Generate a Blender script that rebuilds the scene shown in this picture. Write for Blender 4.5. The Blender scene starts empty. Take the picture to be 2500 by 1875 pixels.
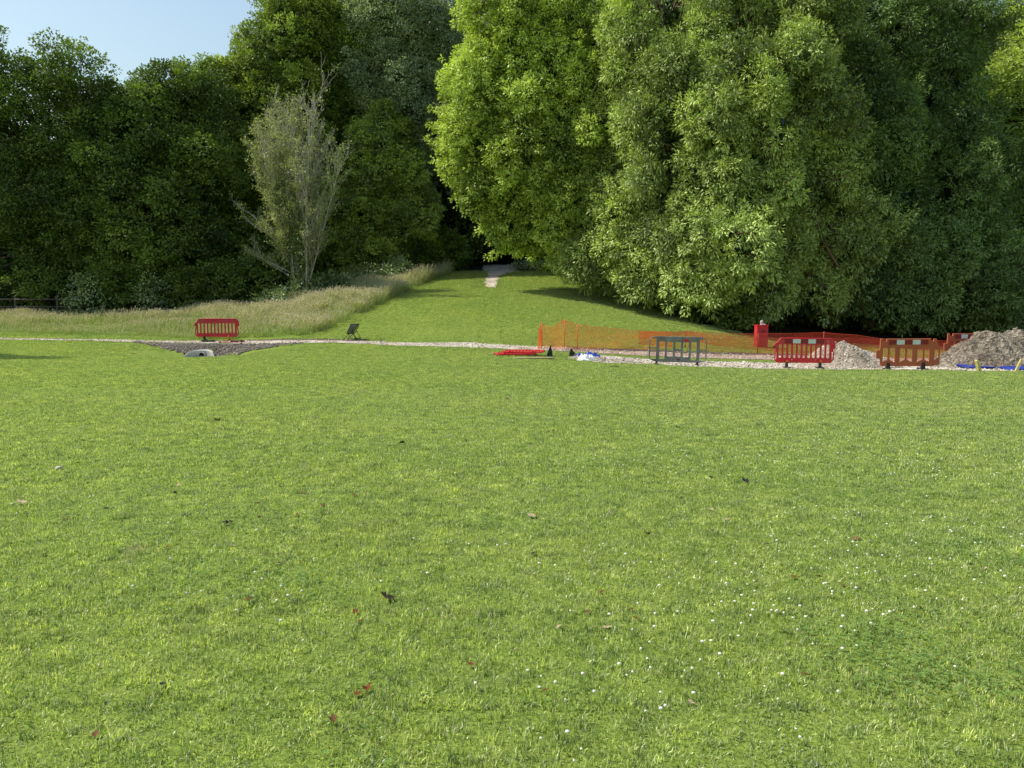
import bpy, bmesh, math, random
import numpy as np
from mathutils import Vector, Matrix, Euler, noise as mnoise
rnd = random.Random(11)
rng = np.random.default_rng(7)
S = bpy.context.scene
COL = S.collection
R = math.radians

# ------------------------------------------------------------------ camera geometry
F = 1875.0                 # focal length in units of the 2500 px wide photograph
HOR = 765.0                # row of the horizon
CAMZ = 1.6
PITCH = math.atan((937.5 - HOR) / F)
cp, sp = math.cos(PITCH), math.sin(PITCH)

def ray(px, py):
    u = (px - 1250) / F; v = (937.5 - py) / F
    d = Vector((u, cp + v * sp, -sp + v * cp))
    return d / d.y
def at(px, py, Y):
    d = ray(px, py)
    return Vector((d.x * Y, Y, CAMZ + d.z * Y))

# ------------------------------------------------------------------ terrain
_c = []
for x in (-30, -15, 0, 15, 30):
    for y in (0, 6, 12):
        _c.append((x, y, 0.0))
for x, z in ((-32, .12), (-16, .1), (0, .02), (16, -.13), (32, -.2)):
    _c.append((x, 20, z))
def _k(px, py, Y):
    p = at(px, py, Y); _c.append((p.x, p.y, p.z))
for a in [(-500, 824, 36.5), (0, 826, 36), (250, 831, 35), (420, 836, 34.5), (600, 836, 34), (850, 835, 33), (1050, 841, 31.5),
          (1250, 849, 29.5), (1500, 885, 26.5), (1900, 898, 25.3), (2500, 905, 25), (3000, 905, 25),
          (1330, 850, 31), (1550, 858, 32), (2000, 870, 33), (2500, 873, 33), (3000, 873, 33),
          (740, 820, 34.8), (830, 785, 38), (900, 750, 42.5), (1000, 703, 50), (1110, 664, 58), (1215, 665, 60), (1330, 663, 60), (1430, 672, 56),
          (1215, 700, 50), (1215, 740, 42), (1215, 790, 36), (1000, 780, 38.5), (1050, 820, 34.5), (1400, 700, 49), (1400, 750, 41), (1400, 800, 36),
          (1540, 720, 48), (1600, 770, 42), (1690, 798, 38), (1900, 815, 40), (2150, 830, 40), (2500, 840, 42), (3000, 840, 42),
          (940, 706, 52), (860, 730, 48), (760, 752, 45), (660, 766, 43), (0, 775, 46), (-500, 775, 46), (300, 775, 46), (500, 775, 45.5), (0, 800, 40), (300, 800, 40), (520, 800, 40),
          (1215, 645, 67), (900, 690, 62), (600, 745, 60), (0, 745, 62), (1500, 680, 62), (2000, 740, 60), (2500, 760, 60)]:
    _k(*a)
for x in (-45, -22, 0, 22, 45):
    _c.append((x, 85, 5.5 if abs(x) < 10 else 3.5))
_c = np.array(_c)
def _phi(r2):
    return np.where(r2 > 1e-9, 0.5 * r2 * np.log(np.maximum(r2, 1e-9)), 0)
def _fit():
    n = len(_c); P = _c[:, :2]
    d = P[:, None] - P[None]
    K = _phi((d ** 2).sum(-1)) + np.eye(n) * 6.0
    Q = np.hstack([np.ones((n, 1)), P])
    A = np.zeros((n + 3, n + 3)); A[:n, :n] = K; A[:n, n:] = Q; A[n:, :n] = Q.T
    b = np.zeros(n + 3); b[:n] = _c[:, 2]
    return np.linalg.solve(A, b)
_w = _fit()
GX = np.arange(-50, 50.01, 0.5); GY = np.arange(0, 85.01, 0.5)
_gx, _gy = np.meshgrid(GX, GY)
_pts = np.stack([_gx.ravel(), _gy.ravel()], 1)
_z = np.zeros(len(_pts))
for i in range(0, len(_pts), 8000):
    q = _pts[i:i + 8000]
    _z[i:i + 8000] = _phi(((q[:, None] - _c[None, :, :2]) ** 2).sum(-1)) @ _w[:-3] + _w[-3] + q @ _w[-2:]
GZ = _z.reshape(_gx.shape)
PIT = (-13.0, 31.4)
def height(x, y):
    x = np.asarray(x, float); y = np.asarray(y, float)
    xc = np.clip(x, GX[0], GX[-1] - 1e-6); yc = np.clip(y, GY[0], GY[-1] - 1e-6)
    fx = (xc - GX[0]) / 0.5; fy = (yc - GY[0]) / 0.5
    ix = np.clip(fx.astype(int), 0, len(GX) - 2); iy = np.clip(fy.astype(int), 0, len(GY) - 2)
    tx = fx - ix; ty = fy - iy
    z = (GZ[iy, ix] * (1 - tx) * (1 - ty) + GZ[iy, ix + 1] * tx * (1 - ty) + GZ[iy + 1, ix] * (1 - tx) * ty + GZ[iy + 1, ix + 1] * tx * ty)
    # drain swale in front of the path
    dx = (x - PIT[0]) / 2.6; dy = y - PIT[1]
    s = np.where(dy > 0, 1.0, 2.4)
    z = z - 0.50 * np.exp(-(dx ** 2) - (dy / s) ** 2)
    # small unevenness
    z = z + 0.02 * np.sin(x * .9 + 1.3 * np.sin(y * .5)) * np.sin(y * .7 + 1) * np.clip((y - 3) / 8, 0, 1)
    return z
def H(x, y): return float(height(x, y))
def hit(px, py, lo=2.0, hi=75.0):
    d = ray(px, py)
    Y = np.arange(lo, hi, 0.05)
    g = CAMZ + d.z * Y - height(d.x * Y, Y)
    k = np.argmax(g < 0)
    if g[k] >= 0: k = len(Y) - 1
    y = Y[k]
    return Vector((d.x * y, y, H(d.x * y, y)))
def nrm(x, y, e=.4):
    return Vector((H(x - e, y) - H(x + e, y), H(x, y - e) - H(x, y + e), 2 * e)).normalized()

# ------------------------------------------------------------------ tagging, mesh helpers
def tag(o, label=None, cat=None, group=None, kind=None):
    if label: o['label'] = label
    if cat: o['category'] = cat
    if group: o['group'] = group
    if kind: o['kind'] = kind
    return o
def empty(name, loc, rz=0):
    o = bpy.data.objects.new(name, None); COL.objects.link(o)
    o.location = loc; o.rotation_euler = (0, 0, rz); o.empty_display_size = .2
    return o
def link(name, me, mats, parent=None):
    o = bpy.data.objects.new(name, me); COL.objects.link(o)
    if not isinstance(mats, (list, tuple)): mats = [mats]
    if not me.materials:
        for m in mats: me.materials.append(m)
    if parent: o.parent = parent
    return o
def npmesh(name, V, Fq, col=None, smooth=False, mi=None):
    """V (n,3), Fq (m,k) faces of one size"""
    V = np.asarray(V, np.float32); Fq = np.asarray(Fq, np.int32)
    me = bpy.data.meshes.new(name)
    me.vertices.add(len(V)); me.vertices.foreach_set('co', V.ravel())
    k = Fq.shape[1]
    me.loops.add(Fq.size); me.loops.foreach_set('vertex_index', Fq.ravel())
    me.polygons.add(len(Fq)); me.polygons.foreach_set('loop_start', np.arange(0, Fq.size, k, dtype=np.int32))
    try: me.polygons.foreach_set('loop_total', np.full(len(Fq), k, np.int32))
    except Exception: pass
    if mi is not None: me.polygons.foreach_set('material_index', np.asarray(mi, np.int32))
    me.update(calc_edges=True)
    if smooth: me.polygons.foreach_set('use_smooth', np.ones(len(Fq), bool))
    if col is not None:
        a = me.attributes.new('col', 'FLOAT_COLOR', 'POINT')
        c = np.ones((len(V), 4), np.float32); c[:, :col.shape[1]] = col
        a.data.foreach_set('color', c.ravel())
    return me
def inpoly(P, x, y):
    x = np.asarray(x); y = np.asarray(y); r = np.zeros(x.shape, bool)
    j = len(P) - 1
    for i in range(len(P)):
        xi, yi = P[i]; xj, yj = P[j]
        if yi != yj:
            c = ((yi > y) != (yj > y)) & (x < (xj - xi) * (y - yi) / (yj - yi) + xi)
            r ^= c
        j = i
    return r
class MB:
    def __init__(s): s.bm = bmesh.new()
    def box(s, c, d, rot=None, mi=0, bevel=0):
        m = Matrix.Translation(c) @ (rot.to_matrix().to_4x4() if rot else Matrix()) @ Matrix.Diagonal((d[0], d[1], d[2], 1))
        r = bmesh.ops.create_cube(s.bm, size=1, matrix=m)
        fs = {f for v in r['verts'] for f in v.link_faces}
        for f in fs: f.material_index = mi
        if bevel:
            es = list({e for f in fs for e in f.edges})
            bmesh.ops.bevel(s.bm, geom=es, offset=bevel, segments=2, affect='EDGES', profile=.5)
        return s
    def tube(s, pts, rad, n=8, mi=0):
        pts = [Vector(p) for p in pts]
        if not isinstance(rad, (list, tuple)): rad = [rad] * len(pts)
        rings = []
        for i, p in enumerate(pts):
            d = (pts[min(i + 1, len(pts) - 1)] - pts[max(i - 1, 0)]).normalized()
            a = d.orthogonal().normalized() if i == 0 else (a - d * a.dot(d)).normalized()
            b = d.cross(a)
            rings.append([s.bm.verts.new(p + (a * math.cos(t) + b * math.sin(t)) * rad[i]) for t in [2 * math.pi * k / n for k in range(n)]])
        for r0, r1 in zip(rings, rings[1:]):
            for k in range(n):
                f = s.bm.faces.new((r0[k], r0[(k + 1) % n], r1[(k + 1) % n], r1[k])); f.smooth = True; f.material_index = mi
        for r, fl in ((rings[0], True), (rings[-1], False)):
            f = s.bm.faces.new(r[::-1] if fl else r); f.material_index = mi
        return s
    def poly(s, pts, mi=0):
        f = s.bm.faces.new([s.bm.verts.new(p) for p in pts]); f.material_index = mi; return s
    def prism(s, pts2, y0, y1, mi=0):
        """extrude an (x,z) outline from y0 to y1"""
        a = [s.bm.verts.new((x, y0, z)) for x, z in pts2]; b = [s.bm.verts.new((x, y1, z)) for x, z in pts2]
        n = len(a)
        fs = [s.bm.faces.new(a), s.bm.faces.new(b[::-1])]
        for k in range(n): fs.append(s.bm.faces.new((a[k], b[k], b[(k + 1) % n], a[(k + 1) % n])))
        for f in fs: f.material_index = mi
        return s
    def build(s, name, mats, parent=None):
        bmesh.ops.recalc_face_normals(s.bm, faces=s.bm.faces)
        me = bpy.data.meshes.new(name); s.bm.to_mesh(me); s.bm.free()
        return link(name, me, mats, parent)

def plate(name, outer, holes, thick, bevel, mats, parent=None):
    """flat panel in the XZ plane with holes"""
    from mathutils.geometry import delaunay_2d_cdt
    vs = []; es = []
    for ring in [outer] + holes:
        o = len(vs); n = len(ring); vs += [Vector(p) for p in ring]; es += [(o + k, o + (k + 1) % n) for k in range(n)]
    v2, e2, f2, _, _, _ = delaunay_2d_cdt(vs, es, [], 0, 1e-6)
    rings = [np.array([tuple(p) for p in r]) for r in [outer] + holes]
    keep = []
    for f in f2:
        c = sum((v2[i] for i in f), Vector((0, 0))) / len(f); cx = np.array([c.x]); cy = np.array([c.y])
        if inpoly(rings[0], cx, cy)[0] and not any(inpoly(r, cx, cy)[0] for r in rings[1:]): keep.append(f)
    mb = MB(); bm = mb.bm
    A = [bm.verts.new((p.x, -thick / 2, p.y)) for p in v2]; B = [bm.verts.new((p.x, thick / 2, p.y)) for p in v2]
    cnt = {}
    for f in keep:
        bm.faces.new([A[i] for i in f]); bm.faces.new([B[i] for i in f][::-1])
        for k in range(len(f)):
            e = (f[k], f[(k + 1) % len(f)]); cnt.setdefault(frozenset(e), []).append(e)
    for es_ in cnt.values():
        if len(es_) == 1:
            a, b = es_[0]; bm.faces.new((A[b], A[a], B[a], B[b]))
    bmesh.ops.delete(bm, geom=[v for v in bm.verts if not v.link_faces], context='VERTS')
    bmesh.ops.recalc_face_normals(bm, faces=bm.faces)
    sharp = [e for e in bm.edges if len(e.link_faces) == 2 and e.calc_face_angle(0) > 1.2]
    bmesh.ops.bevel(bm, geom=sharp, offset=bevel * .6, segments=1, affect='EDGES', profile=.5)
    return mb.build(name, mats, parent)
def slot(x0, x1, z0, z1, n=5):
    """rounded slot ring"""
    r = (x1 - x0) / 2 * .95; xc = (x0 + x1) / 2; w = (x1 - x0) / 2
    pts = []
    for k in range(n + 1):
        t = math.pi * k / n; pts.append((xc + w * math.cos(t), z1 - r + r * math.sin(t)))
    for k in range(n + 1):
        t = math.pi + math.pi * k / n; pts.append((xc + w * math.cos(t), z0 + r + r * math.sin(t)))
    return pts
def rrect(x0, x1, z0, z1, r, n=3):
    pts = []
    for cx, cz, a in ((x1 - r, z1 - r, 0), (x0 + r, z1 - r, 90), (x0 + r, z0 + r, 180), (x1 - r, z0 + r, 270)):
        for k in range(n + 1):
            t = R(a + 90 * k / n); pts.append((cx + r * math.cos(t), cz + r * math.sin(t)))
    return pts
def copy_tree(o, parent=None):
    c = o.copy(); COL.objects.link(c)
    if parent: c.parent = parent
    for ch in [q for q in bpy.data.objects if q.parent == o]: copy_tree(ch, c)
    return c

# ------------------------------------------------------------------ materials
def newmat(name):
    m = bpy.data.materials.new(name); m.use_nodes = True
    nt = m.node_tree; nt.nodes.clear()
    out = nt.nodes.new('ShaderNodeOutputMaterial')
    return m, nt, out
def N(nt, typ, **kw):
    n = nt.nodes.new('ShaderNode' + typ)
    for k, v in kw.items():
        if k in n.inputs: n.inputs[k].default_value = v
        else: setattr(n, k, v)
    return n
def ramp(nt, stops, interp='LINEAR'):
    n = nt.nodes.new('ShaderNodeValToRGB'); n.color_ramp.interpolation = interp
    e = n.color_ramp.elements
    while len(e) < len(stops): e.new(.5)
    for el, (p, c) in zip(e, stops):
        el.position = p; el.color = (*c, 1) if len(c) == 3 else c
    return n
def mixc(nt, fac, a, b, blend='MIX'):
    n = nt.nodes.new('ShaderNodeMix'); n.data_type = 'RGBA'; n.blend_type = blend
    for sock, v in ((0, fac), (6, a), (7, b)):
        if hasattr(v, 'is_linked') or hasattr(v, 'links'): nt.links.new(v, n.inputs[sock])
        elif sock == 0: n.inputs[0].default_value = v
        else: n.inputs[sock].default_value = (*v, 1)
    return n.outputs[2]
def leafmat(name, dark, light, trans=.35, patch=None, gloss=.08, patch_scale=.35, tint=(1.15, 1.25, .55), rough=.45, mottle=0):
    """foliage / grass: diffuse + translucent + soft sheen; colour from per-leaf attribute and position"""
    m, nt, out = newmat(name); L = nt.links.new
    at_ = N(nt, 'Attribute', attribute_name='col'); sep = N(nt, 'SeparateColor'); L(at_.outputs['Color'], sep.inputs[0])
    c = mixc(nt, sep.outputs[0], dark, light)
    if patch:
        geo = N(nt, 'NewGeometry'); no = N(nt, 'TexNoise', Scale=patch_scale, Detail=5.0, Roughness=.6)
        L(geo.outputs['Position'], no.inputs['Vector'])
        rp = ramp(nt, [(.38, (0, 0, 0)), (.62, (1, 1, 1))]); L(no.outputs[0], rp.inputs[0])
        c = mixc(nt, rp.outputs[0], c, mixc(nt, 1.0, c, patch, 'MULTIPLY'))
        if mottle:
            n5 = N(nt, 'TexNoise', Scale=mottle, Detail=4.0, Roughness=.65); L(geo.outputs['Position'], n5.inputs['Vector'])
            r5 = ramp(nt, [(.32, (.58, .64, .68)), (.68, (1.35, 1.28, 1.15))]); L(n5.outputs[0], r5.inputs[0])
            c = mixc(nt, 1.0, c, r5.outputs[0], 'MULTIPLY')
            n7 = N(nt, 'TexNoise', Scale=38.0, Detail=3.0, Roughness=.7); L(geo.outputs['Position'], n7.inputs['Vector'])
            r7 = ramp(nt, [(.36, (.34, .40, .42)), (.50, (1.0, 1.0, 1.0)), (.66, (1.25, 1.22, 1.25))]); L(n7.outputs[0], r7.inputs[0])
            c = mixc(nt, 1.0, c, r7.outputs[0], 'MULTIPLY')
            n6 = N(nt, 'TexNoise', Scale=1.7, Detail=6.0, Roughness=.75); L(geo.outputs['Position'], n6.inputs['Vector'])
            r6 = ramp(nt, [(.60, (0, 0, 0)), (.70, (.8, .8, .8))]); L(n6.outputs[0], r6.inputs[0])
            c = mixc(nt, r6.outputs[0], c, (.48, .42, .24))
    # dry / pale individuals: green channel of the attribute
    c2 = mixc(nt, sep.outputs[1], c, (.66, .62, .42))
    d = N(nt, 'BsdfDiffuse'); L(c2, d.inputs[0])
    t = N(nt, 'BsdfTranslucent'); L(mixc(nt, 1.0, c2, tint, 'MULTIPLY'), t.inputs[0])
    g = N(nt, 'BsdfGlossy', Roughness=rough); g.inputs[0].default_value = (1, 1, .85, 1)
    m1 = N(nt, 'MixShader', ); m1.inputs[0].default_value = trans; L(d.outputs[0], m1.inputs[1]); L(t.outputs[0], m1.inputs[2])
    m2 = N(nt, 'MixShader'); m2.inputs[0].default_value = gloss; L(m1.outputs[0], m2.inputs[1]); L(g.outputs[0], m2.inputs[2])
    L(m2.outputs[0], out.inputs[0])
    return m
def solid(name, c, rough=.5, var=.25, scale=8, bump=0, bscale=60, spec=.5, dirt=None, metal=0):
    m, nt, out = newmat(name); L = nt.links.new
    tc = N(nt, 'TexCoord'); no = N(nt, 'TexNoise', Scale=scale, Detail=6.0, Roughness=.65); L(tc.outputs['Object'], no.inputs['Vector'])
    rp = ramp(nt, [(.3, tuple(x * (1 - var) for x in c)), (.7, tuple(min(1, x * (1 + var)) for x in c))]); L(no.outputs[0], rp.inputs[0])
    colr = rp.outputs[0]
    if dirt:
        n2 = N(nt, 'TexNoise', Scale=scale * .45, Detail=8.0, Roughness=.7); L(tc.outputs['Object'], n2.inputs['Vector'])
        r2 = ramp(nt, [(.46, (0, 0, 0)), (.64, (.8, .8, .8))]); L(n2.outputs[0], r2.inputs[0])
        colr = mixc(nt, r2.outputs[0], colr, dirt)
    b = N(nt, 'BsdfPrincipled', Roughness=rough, Metallic=metal); L(colr, b.inputs['Base Color'])
    b.inputs['Specular IOR Level'].default_value = spec
    if bump:
        n3 = N(nt, 'TexNoise', Scale=bscale, Detail=5.0); L(tc.outputs['Object'], n3.inputs['Vector'])
        bp = N(nt, 'Bump', Strength=bump, Distance=.02); L(n3.outputs[0], bp.inputs['Height']); L(bp.outputs[0], b.inputs['Normal'])
    L(b.outputs[0], out.inputs[0])
    return m
def stonemat(name, stops, scale=30, bump=.8, big=None, dist=.04):
    m, nt, out = newmat(name); L = nt.links.new
    geo = N(nt, 'NewGeometry')
    v = N(nt, 'TexVoronoi', Scale=scale); L(geo.outputs['Position'], v.inputs['Vector'])
    sepc = N(nt, 'SeparateColor'); L(v.outputs['Color'], sepc.inputs[0])
    rp = ramp(nt, stops); L(sepc.outputs[0], rp.inputs[0])
    n2 = N(nt, 'TexNoise', Scale=.9, Detail=7.0, Roughness=.7); L(geo.outputs['Position'], n2.inputs['Vector'])
    r2 = ramp(nt, [(.35, (.55, .5, .45)), (.65, (1.1, 1.08, 1.05))]); L(n2.outputs[0], r2.inputs[0])
    c = mixc(nt, 1.0, rp.outputs[0], r2.outputs[0], 'MULTIPLY')
    b = N(nt, 'BsdfPrincipled', Roughness=.9); L(c, b.inputs['Base Color'])
    bp = N(nt, 'Bump', Strength=bump, Distance=dist); L(v.outputs['Distance'], bp.inputs['Height']); L(bp.outputs[0], b.inputs['Normal'])
    L(b.outputs[0], out.inputs[0])
    return m

def groundmat():
    m, nt, out = newmat('lawn_ground'); L = nt.links.new
    geo = N(nt, 'NewGeometry')
    n1 = N(nt, 'TexNoise', Scale=.35, Detail=5.0, Roughness=.6); L(geo.outputs['Position'], n1.inputs['Vector'])
    n2 = N(nt, 'TexNoise', Scale=45.0, Detail=4.0, Roughness=.7); L(geo.outputs['Position'], n2.inputs['Vector'])
    n3 = N(nt, 'TexNoise', Scale=4.0, Detail=6.0, Roughness=.7); L(geo.outputs['Position'], n3.inputs['Vector'])
    r1 = ramp(nt, [(.35, (.18, .26, .04)), (.65, (.25, .32, .06))]); L(n1.outputs[0], r1.inputs[0])
    r2 = ramp(nt, [(.3, (.4, .4, .4)), (.7, (1.3, 1.3, 1.3))]); L(n2.outputs[0], r2.inputs[0])
    c = mixc(nt, 1.0, r1.outputs[0], r2.outputs[0], 'MULTIPLY')
    r3 = ramp(nt, [(.62, (0, 0, 0)), (.75, (.8, .8, .8))]); L(n3.outputs[0], r3.inputs[0])
    c = mixc(nt, r3.outputs[0], c, (.16, .14, .06))
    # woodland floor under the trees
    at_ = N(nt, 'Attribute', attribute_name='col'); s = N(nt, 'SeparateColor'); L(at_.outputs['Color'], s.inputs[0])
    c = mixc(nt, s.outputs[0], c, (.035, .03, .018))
    b = N(nt, 'BsdfPrincipled', Roughness=.95); L(c, b.inputs['Base Color']); b.inputs['Specular IOR Level'].default_value = .1
    bp = N(nt, 'Bump', Strength=.7, Distance=.03); L(n2.outputs[0], bp.inputs['Height']); L(bp.outputs[0], b.inputs['Normal'])
    L(b.outputs[0], out.inputs[0])
    return m

M = {}
M['ground'] = groundmat()
M['lawn'] = leafmat('lawn_blades', (.17, .27, .05), (1.0, 1.0, .36), trans=.46, patch=(.84, .92, .92), gloss=.06, patch_scale=.42, rough=.42, mottle=4.5, tint=(1.15, 1.25, .62))
M['meadow'] = leafmat('meadow_blades', (.16, .27, .05), (.58, .70, .20), trans=.3, patch=(1.15, 1.0, .85), gloss=.06, patch_scale=.6, tint=(1.1, 1.1, .6))
M['seed'] = leafmat('seed_heads', (.50, .44, .27), (.88, .82, .62), trans=.3, gloss=.04, tint=(1.1, 1, .8))
M['clover'] = leafmat('clover_leaf', (.10, .19, .04), (.27, .40, .10), trans=.35, gloss=.03)
M['white_flower'] = solid('clover_flower', (.68, .68, .55), .8, .15, 200)
M['bark'] = solid('bark', (.11, .09, .065), .9, .45, 4, .8, 25)
M['bark_grey'] = solid('grey_bark', (.38, .35, .30), .9, .3, 6, .5, 30)
M['bark_brown'] = solid('brown_bark', (.22, .15, .10), .9, .35, 4, .8, 25)
M['red'] = solid('red_plastic', (.62, .012, .03), .38, .12, 3, 0, 60, .5, (.45, .06, .05))
M['red_worn'] = solid('worn_red_plastic', (.50, .02, .035), .5, .15, 3, 0, 60, .4, (.42, .07, .07))
M['orange'] = solid('faded_orange_plastic', (.44, .105, .045), .5, .12, 4, 0, 60, .4, (.36, .12, .06))
M['grey'] = solid('grey_plastic', (.16, .165, .16), .5, .25, 5, .2, 60, .4, (.30, .29, .26))
M['blue'] = solid('blue_plastic', (.012, .035, .30), .4, .2, 5, 0, 60, .5, (.06, .1, .4))
M['black'] = solid('black_rubber', (.018, .018, .02), .7, .3, 10)
M['yellow'] = solid('faded_yellow_rubber', (.55, .46, .16), .7, .2, 8)
M['amber'] = solid('amber_plastic', (.60, .22, .02), .5, .2, 8)
M['refl_red'] = solid('dark_red_reflective_sheet', (.22, .008, .018), .3, .2, 8)
M['refl_white'] = solid('white_reflective_sheet', (.62, .66, .66), .3, .12, 8)
M['concrete'] = solid('concrete', (.55, .53, .47), .9, .18, 5, .5, 60, .2, (.38, .36, .30))
M['hole'] = solid('painted_pipe_dark', (.02, .02, .02), .9)  # black paint for the darkness inside the drain pipe, not a real hole
M['net'] = leafmat('orange_netting', (.90, .16, .03), (.98, .34, .08), trans=.4, gloss=.05, tint=(1.1, .8, .6))
M['net_red'] = leafmat('red_netting', (.62, .035, .018), (.85, .09, .03), trans=.4, gloss=.05, tint=(1.1, .8, .6))
M['wood'] = solid('weathered_wood', (.40, .30, .19), .85, .25, 6, .4, 30)
M['fence_wood'] = solid('old_fence_wood', (.10, .085, .065), .9, .3, 6, .4, 30)
M['sack'] = solid('white_sack', (.72, .72, .70), .7, .1, 8)
M['frame'] = solid('dark_metal', (.03, .032, .034), .4, .3, 10)
M['panel_back'] = solid('grey_panel', (.15, .15, .12), .6, .2, 6)
M['path'] = stonemat('gravel_path', [(0, (.42, .36, .28)), (.5, (.66, .58, .47)), (1, (.80, .74, .64))], 26, .6)
M['track'] = stonemat('pink_gravel_track', [(0, (.26, .17, .12)), (.5, (.45, .30, .22)), (1, (.60, .46, .37))], 24, .6)
M['soil'] = stonemat('dark_rubble', [(0, (.07, .055, .04)), (.5, (.20, .165, .125)), (.9, (.32, .28, .22)), (1, (.5, .45, .38))], 11, 1.0)
M['edge_soil'] = stonemat('bare_soil', [(0, (.07, .045, .035)), (1, (.17, .12, .10))], 16, .8)
M['gravel'] = stonemat('pile_gravel', [(0, (.22, .18, .135)), (.5, (.40, .34, .26)), (1, (.60, .53, .43))], 30, .8)
M['spoil'] = stonemat('spoil_earth', [(0, (.09, .075, .052)), (.5, (.20, .165, .12)), (1, (.38, .33, .26))], 14, 1.0)
M['stone_a'] = solid('pale_stone', (.62, .55, .45), .9, .25, 9, .3, 40)
M['stone_b'] = solid('brown_stone', (.26, .21, .155), .9, .3, 9, .3, 40)
M['stone_d'] = solid('earthy_clod', (.16, .135, .10), .95, .3, 9, .4, 40)
M['dead_leaf'] = solid('dead_leaf', (.15, .075, .035), .95, .4, 25, spec=.1)
M['red_leaf'] = solid('red_brown_leaf', (.15, .06, .02), .95, .4, 25, spec=.1)
M['dark_leaf'] = solid('dark_leaf', (.035, .03, .022), .95, .4, 25, spec=.1)
M['dry_leaf'] = solid('dry_leaf', (.42, .32, .20), .95, .3, 25, spec=.1)

# ------------------------------------------------------------------ ground sheet
def axis(core, lo, hi, far):
    a = list(np.arange(lo, hi + 1e-6, core)); s = core; v = hi
    while v < far: s *= 1.35; v += s; a.append(v)
    s = core; v = lo
    while v > -far: s *= 1.35; v -= s; a.insert(0, v)
    return np.array(a)
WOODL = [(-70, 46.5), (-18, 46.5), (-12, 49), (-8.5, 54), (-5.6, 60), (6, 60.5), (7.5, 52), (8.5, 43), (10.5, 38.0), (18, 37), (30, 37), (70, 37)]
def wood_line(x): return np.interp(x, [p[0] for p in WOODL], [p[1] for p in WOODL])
ax_, ay_ = axis(.3, -32, 32, 900), axis(.3, 1, 68, 900)
gx, gy = np.meshgrid(ax_, ay_)
gz = height(gx, gy)
V = np.stack([gx, gy, gz], -1).reshape(-1, 3)
nx, ny = len(ax_), len(ay_)
ii = (np.arange(ny - 1)[:, None] * nx + np.arange(nx - 1)[None]).ravel()
Fq = np.stack([ii, ii + 1, ii + nx + 1, ii + nx], 1)
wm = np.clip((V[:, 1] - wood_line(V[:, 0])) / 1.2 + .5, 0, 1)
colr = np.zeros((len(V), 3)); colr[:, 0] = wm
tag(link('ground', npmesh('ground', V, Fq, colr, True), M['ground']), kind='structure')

# ------------------------------------------------------------------ paths (sheets just above the ground)
def sheet(name, far, near, mat, off=.015, n=260, m=8, edge=.12, seed=0):
    """far / near edge polylines of world (x,y)"""
    f = np.array(far, float); q = np.array(near, float)
    def res(p):
        d = np.r_[0, np.cumsum(np.hypot(*np.diff(p, axis=0).T))]; t = np.linspace(0, d[-1], n)
        return np.stack([np.interp(t, d, p[:, 0]), np.interp(t, d, p[:, 1])], 1)
    A, B = res(f), res(q)
    r = np.random.default_rng(seed)
    def jag(P):
        j = r.normal(size=(n, 2)); k = np.ones(3) / 3
        j = np.stack([np.convolve(j[:, i], k, 'same') for i in (0, 1)], 1)
        return P + j * edge
    A, B = jag(A), jag(B)
    t = np.linspace(0, 1, m)[:, None, None]
    G = (A[None] * (1 - t) + B[None] * t).reshape(-1, 2)
    z = height(G[:, 0], G[:, 1]) + off
    i = (np.arange(m - 1)[:, None] * n + np.arange(n - 1)[None]).ravel()
    o = link(name, npmesh(name, np.c_[G, z], np.stack([i, i + n, i + n + 1, i + 1], 1), None, True), mat)
    return tag(o, kind='structure'), A, B
def H2(lst): return [tuple(hit(px, py)[:2]) for px, py in lst]
main_far = [(-33, 37.6)] + H2([(-200, 824), (0, 825), (250, 829), (400, 831.5), (560, 832.5), (750, 831), (900, 833), (1050, 837.5), (1250, 844), (1380, 848.5)])
main_near = [(-33, 36.4)] + H2([(-200, 829), (0, 829), (250, 833), (400, 837), (560, 839), (750, 837.5), (900, 840), (1050, 846), (1250, 854), (1380, 858)])
PATHS = []
def reg(far, near): PATHS.append(np.array(list(far) + list(near)[::-1]))
o, a, b = sheet('gravel_path', main_far, main_near, M['path'], seed=1, edge=.10); reg(a, b)
tr_far = H2([(1380, 848.5), (1550, 857), (1750, 863), (1900, 867), (2150, 873), (2400, 876), (2700, 878)])
tr_near = H2([(1380, 858), (1550, 868), (1750, 876), (1900, 880), (2150, 886), (2400, 888), (2700, 888)])
o, a, b = sheet('gravel_track', tr_far, tr_near, M['track'], seed=2, edge=.10); reg(a, b)
fr_far = H2([(1395, 866), (1480, 869), (1560, 876), (1750, 884), (1950, 888), (2200, 890), (2500, 892), (2700, 892)])
fr_near = H2([(1400, 877), (1480, 887), (1560, 889), (1750, 899), (1950, 903), (2200, 904), (2500, 908), (2700, 908)])
o, a, b = sheet('gravel_strip', fr_far, fr_near, M['path'], seed=3, edge=.13); reg(a, b)
hp_far = H2([(1180, 662), (1192, 672), (1183, 688), (1188, 702)])
hp_near = H2([(1262, 662), (1222, 672), (1218, 688), (1205, 702)])
o, a, b = sheet('hill_path', [(-2.6, 70)] + hp_far, [(0.6, 70)] + hp_near, M['path'], seed=4, edge=.12, n=120); reg(a, b)
bk_far = H2([(330, 834), (420, 839), (560, 841), (700, 839), (740, 837)])
bk_near = H2([(330, 836), (400, 853), (455, 868), (500, 874), (560, 868), (650, 852), (740, 839)])
o, a, b = sheet('rubble_bank', bk_far, bk_near, M['soil'], seed=5, edge=.12, off=.02); reg(a, b)
BANK = (a, b)
sl_far = H2([(600, 830.5), (720, 829), (860, 830), (905, 832.5)])
sl_near = H2([(600, 833), (720, 831.5), (860, 833.5), (905, 833.5)])
o, a, b = sheet('soil_edge', sl_far, sl_near, M['edge_soil'], seed=6, edge=.05, off=.024); reg(a, b)
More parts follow.
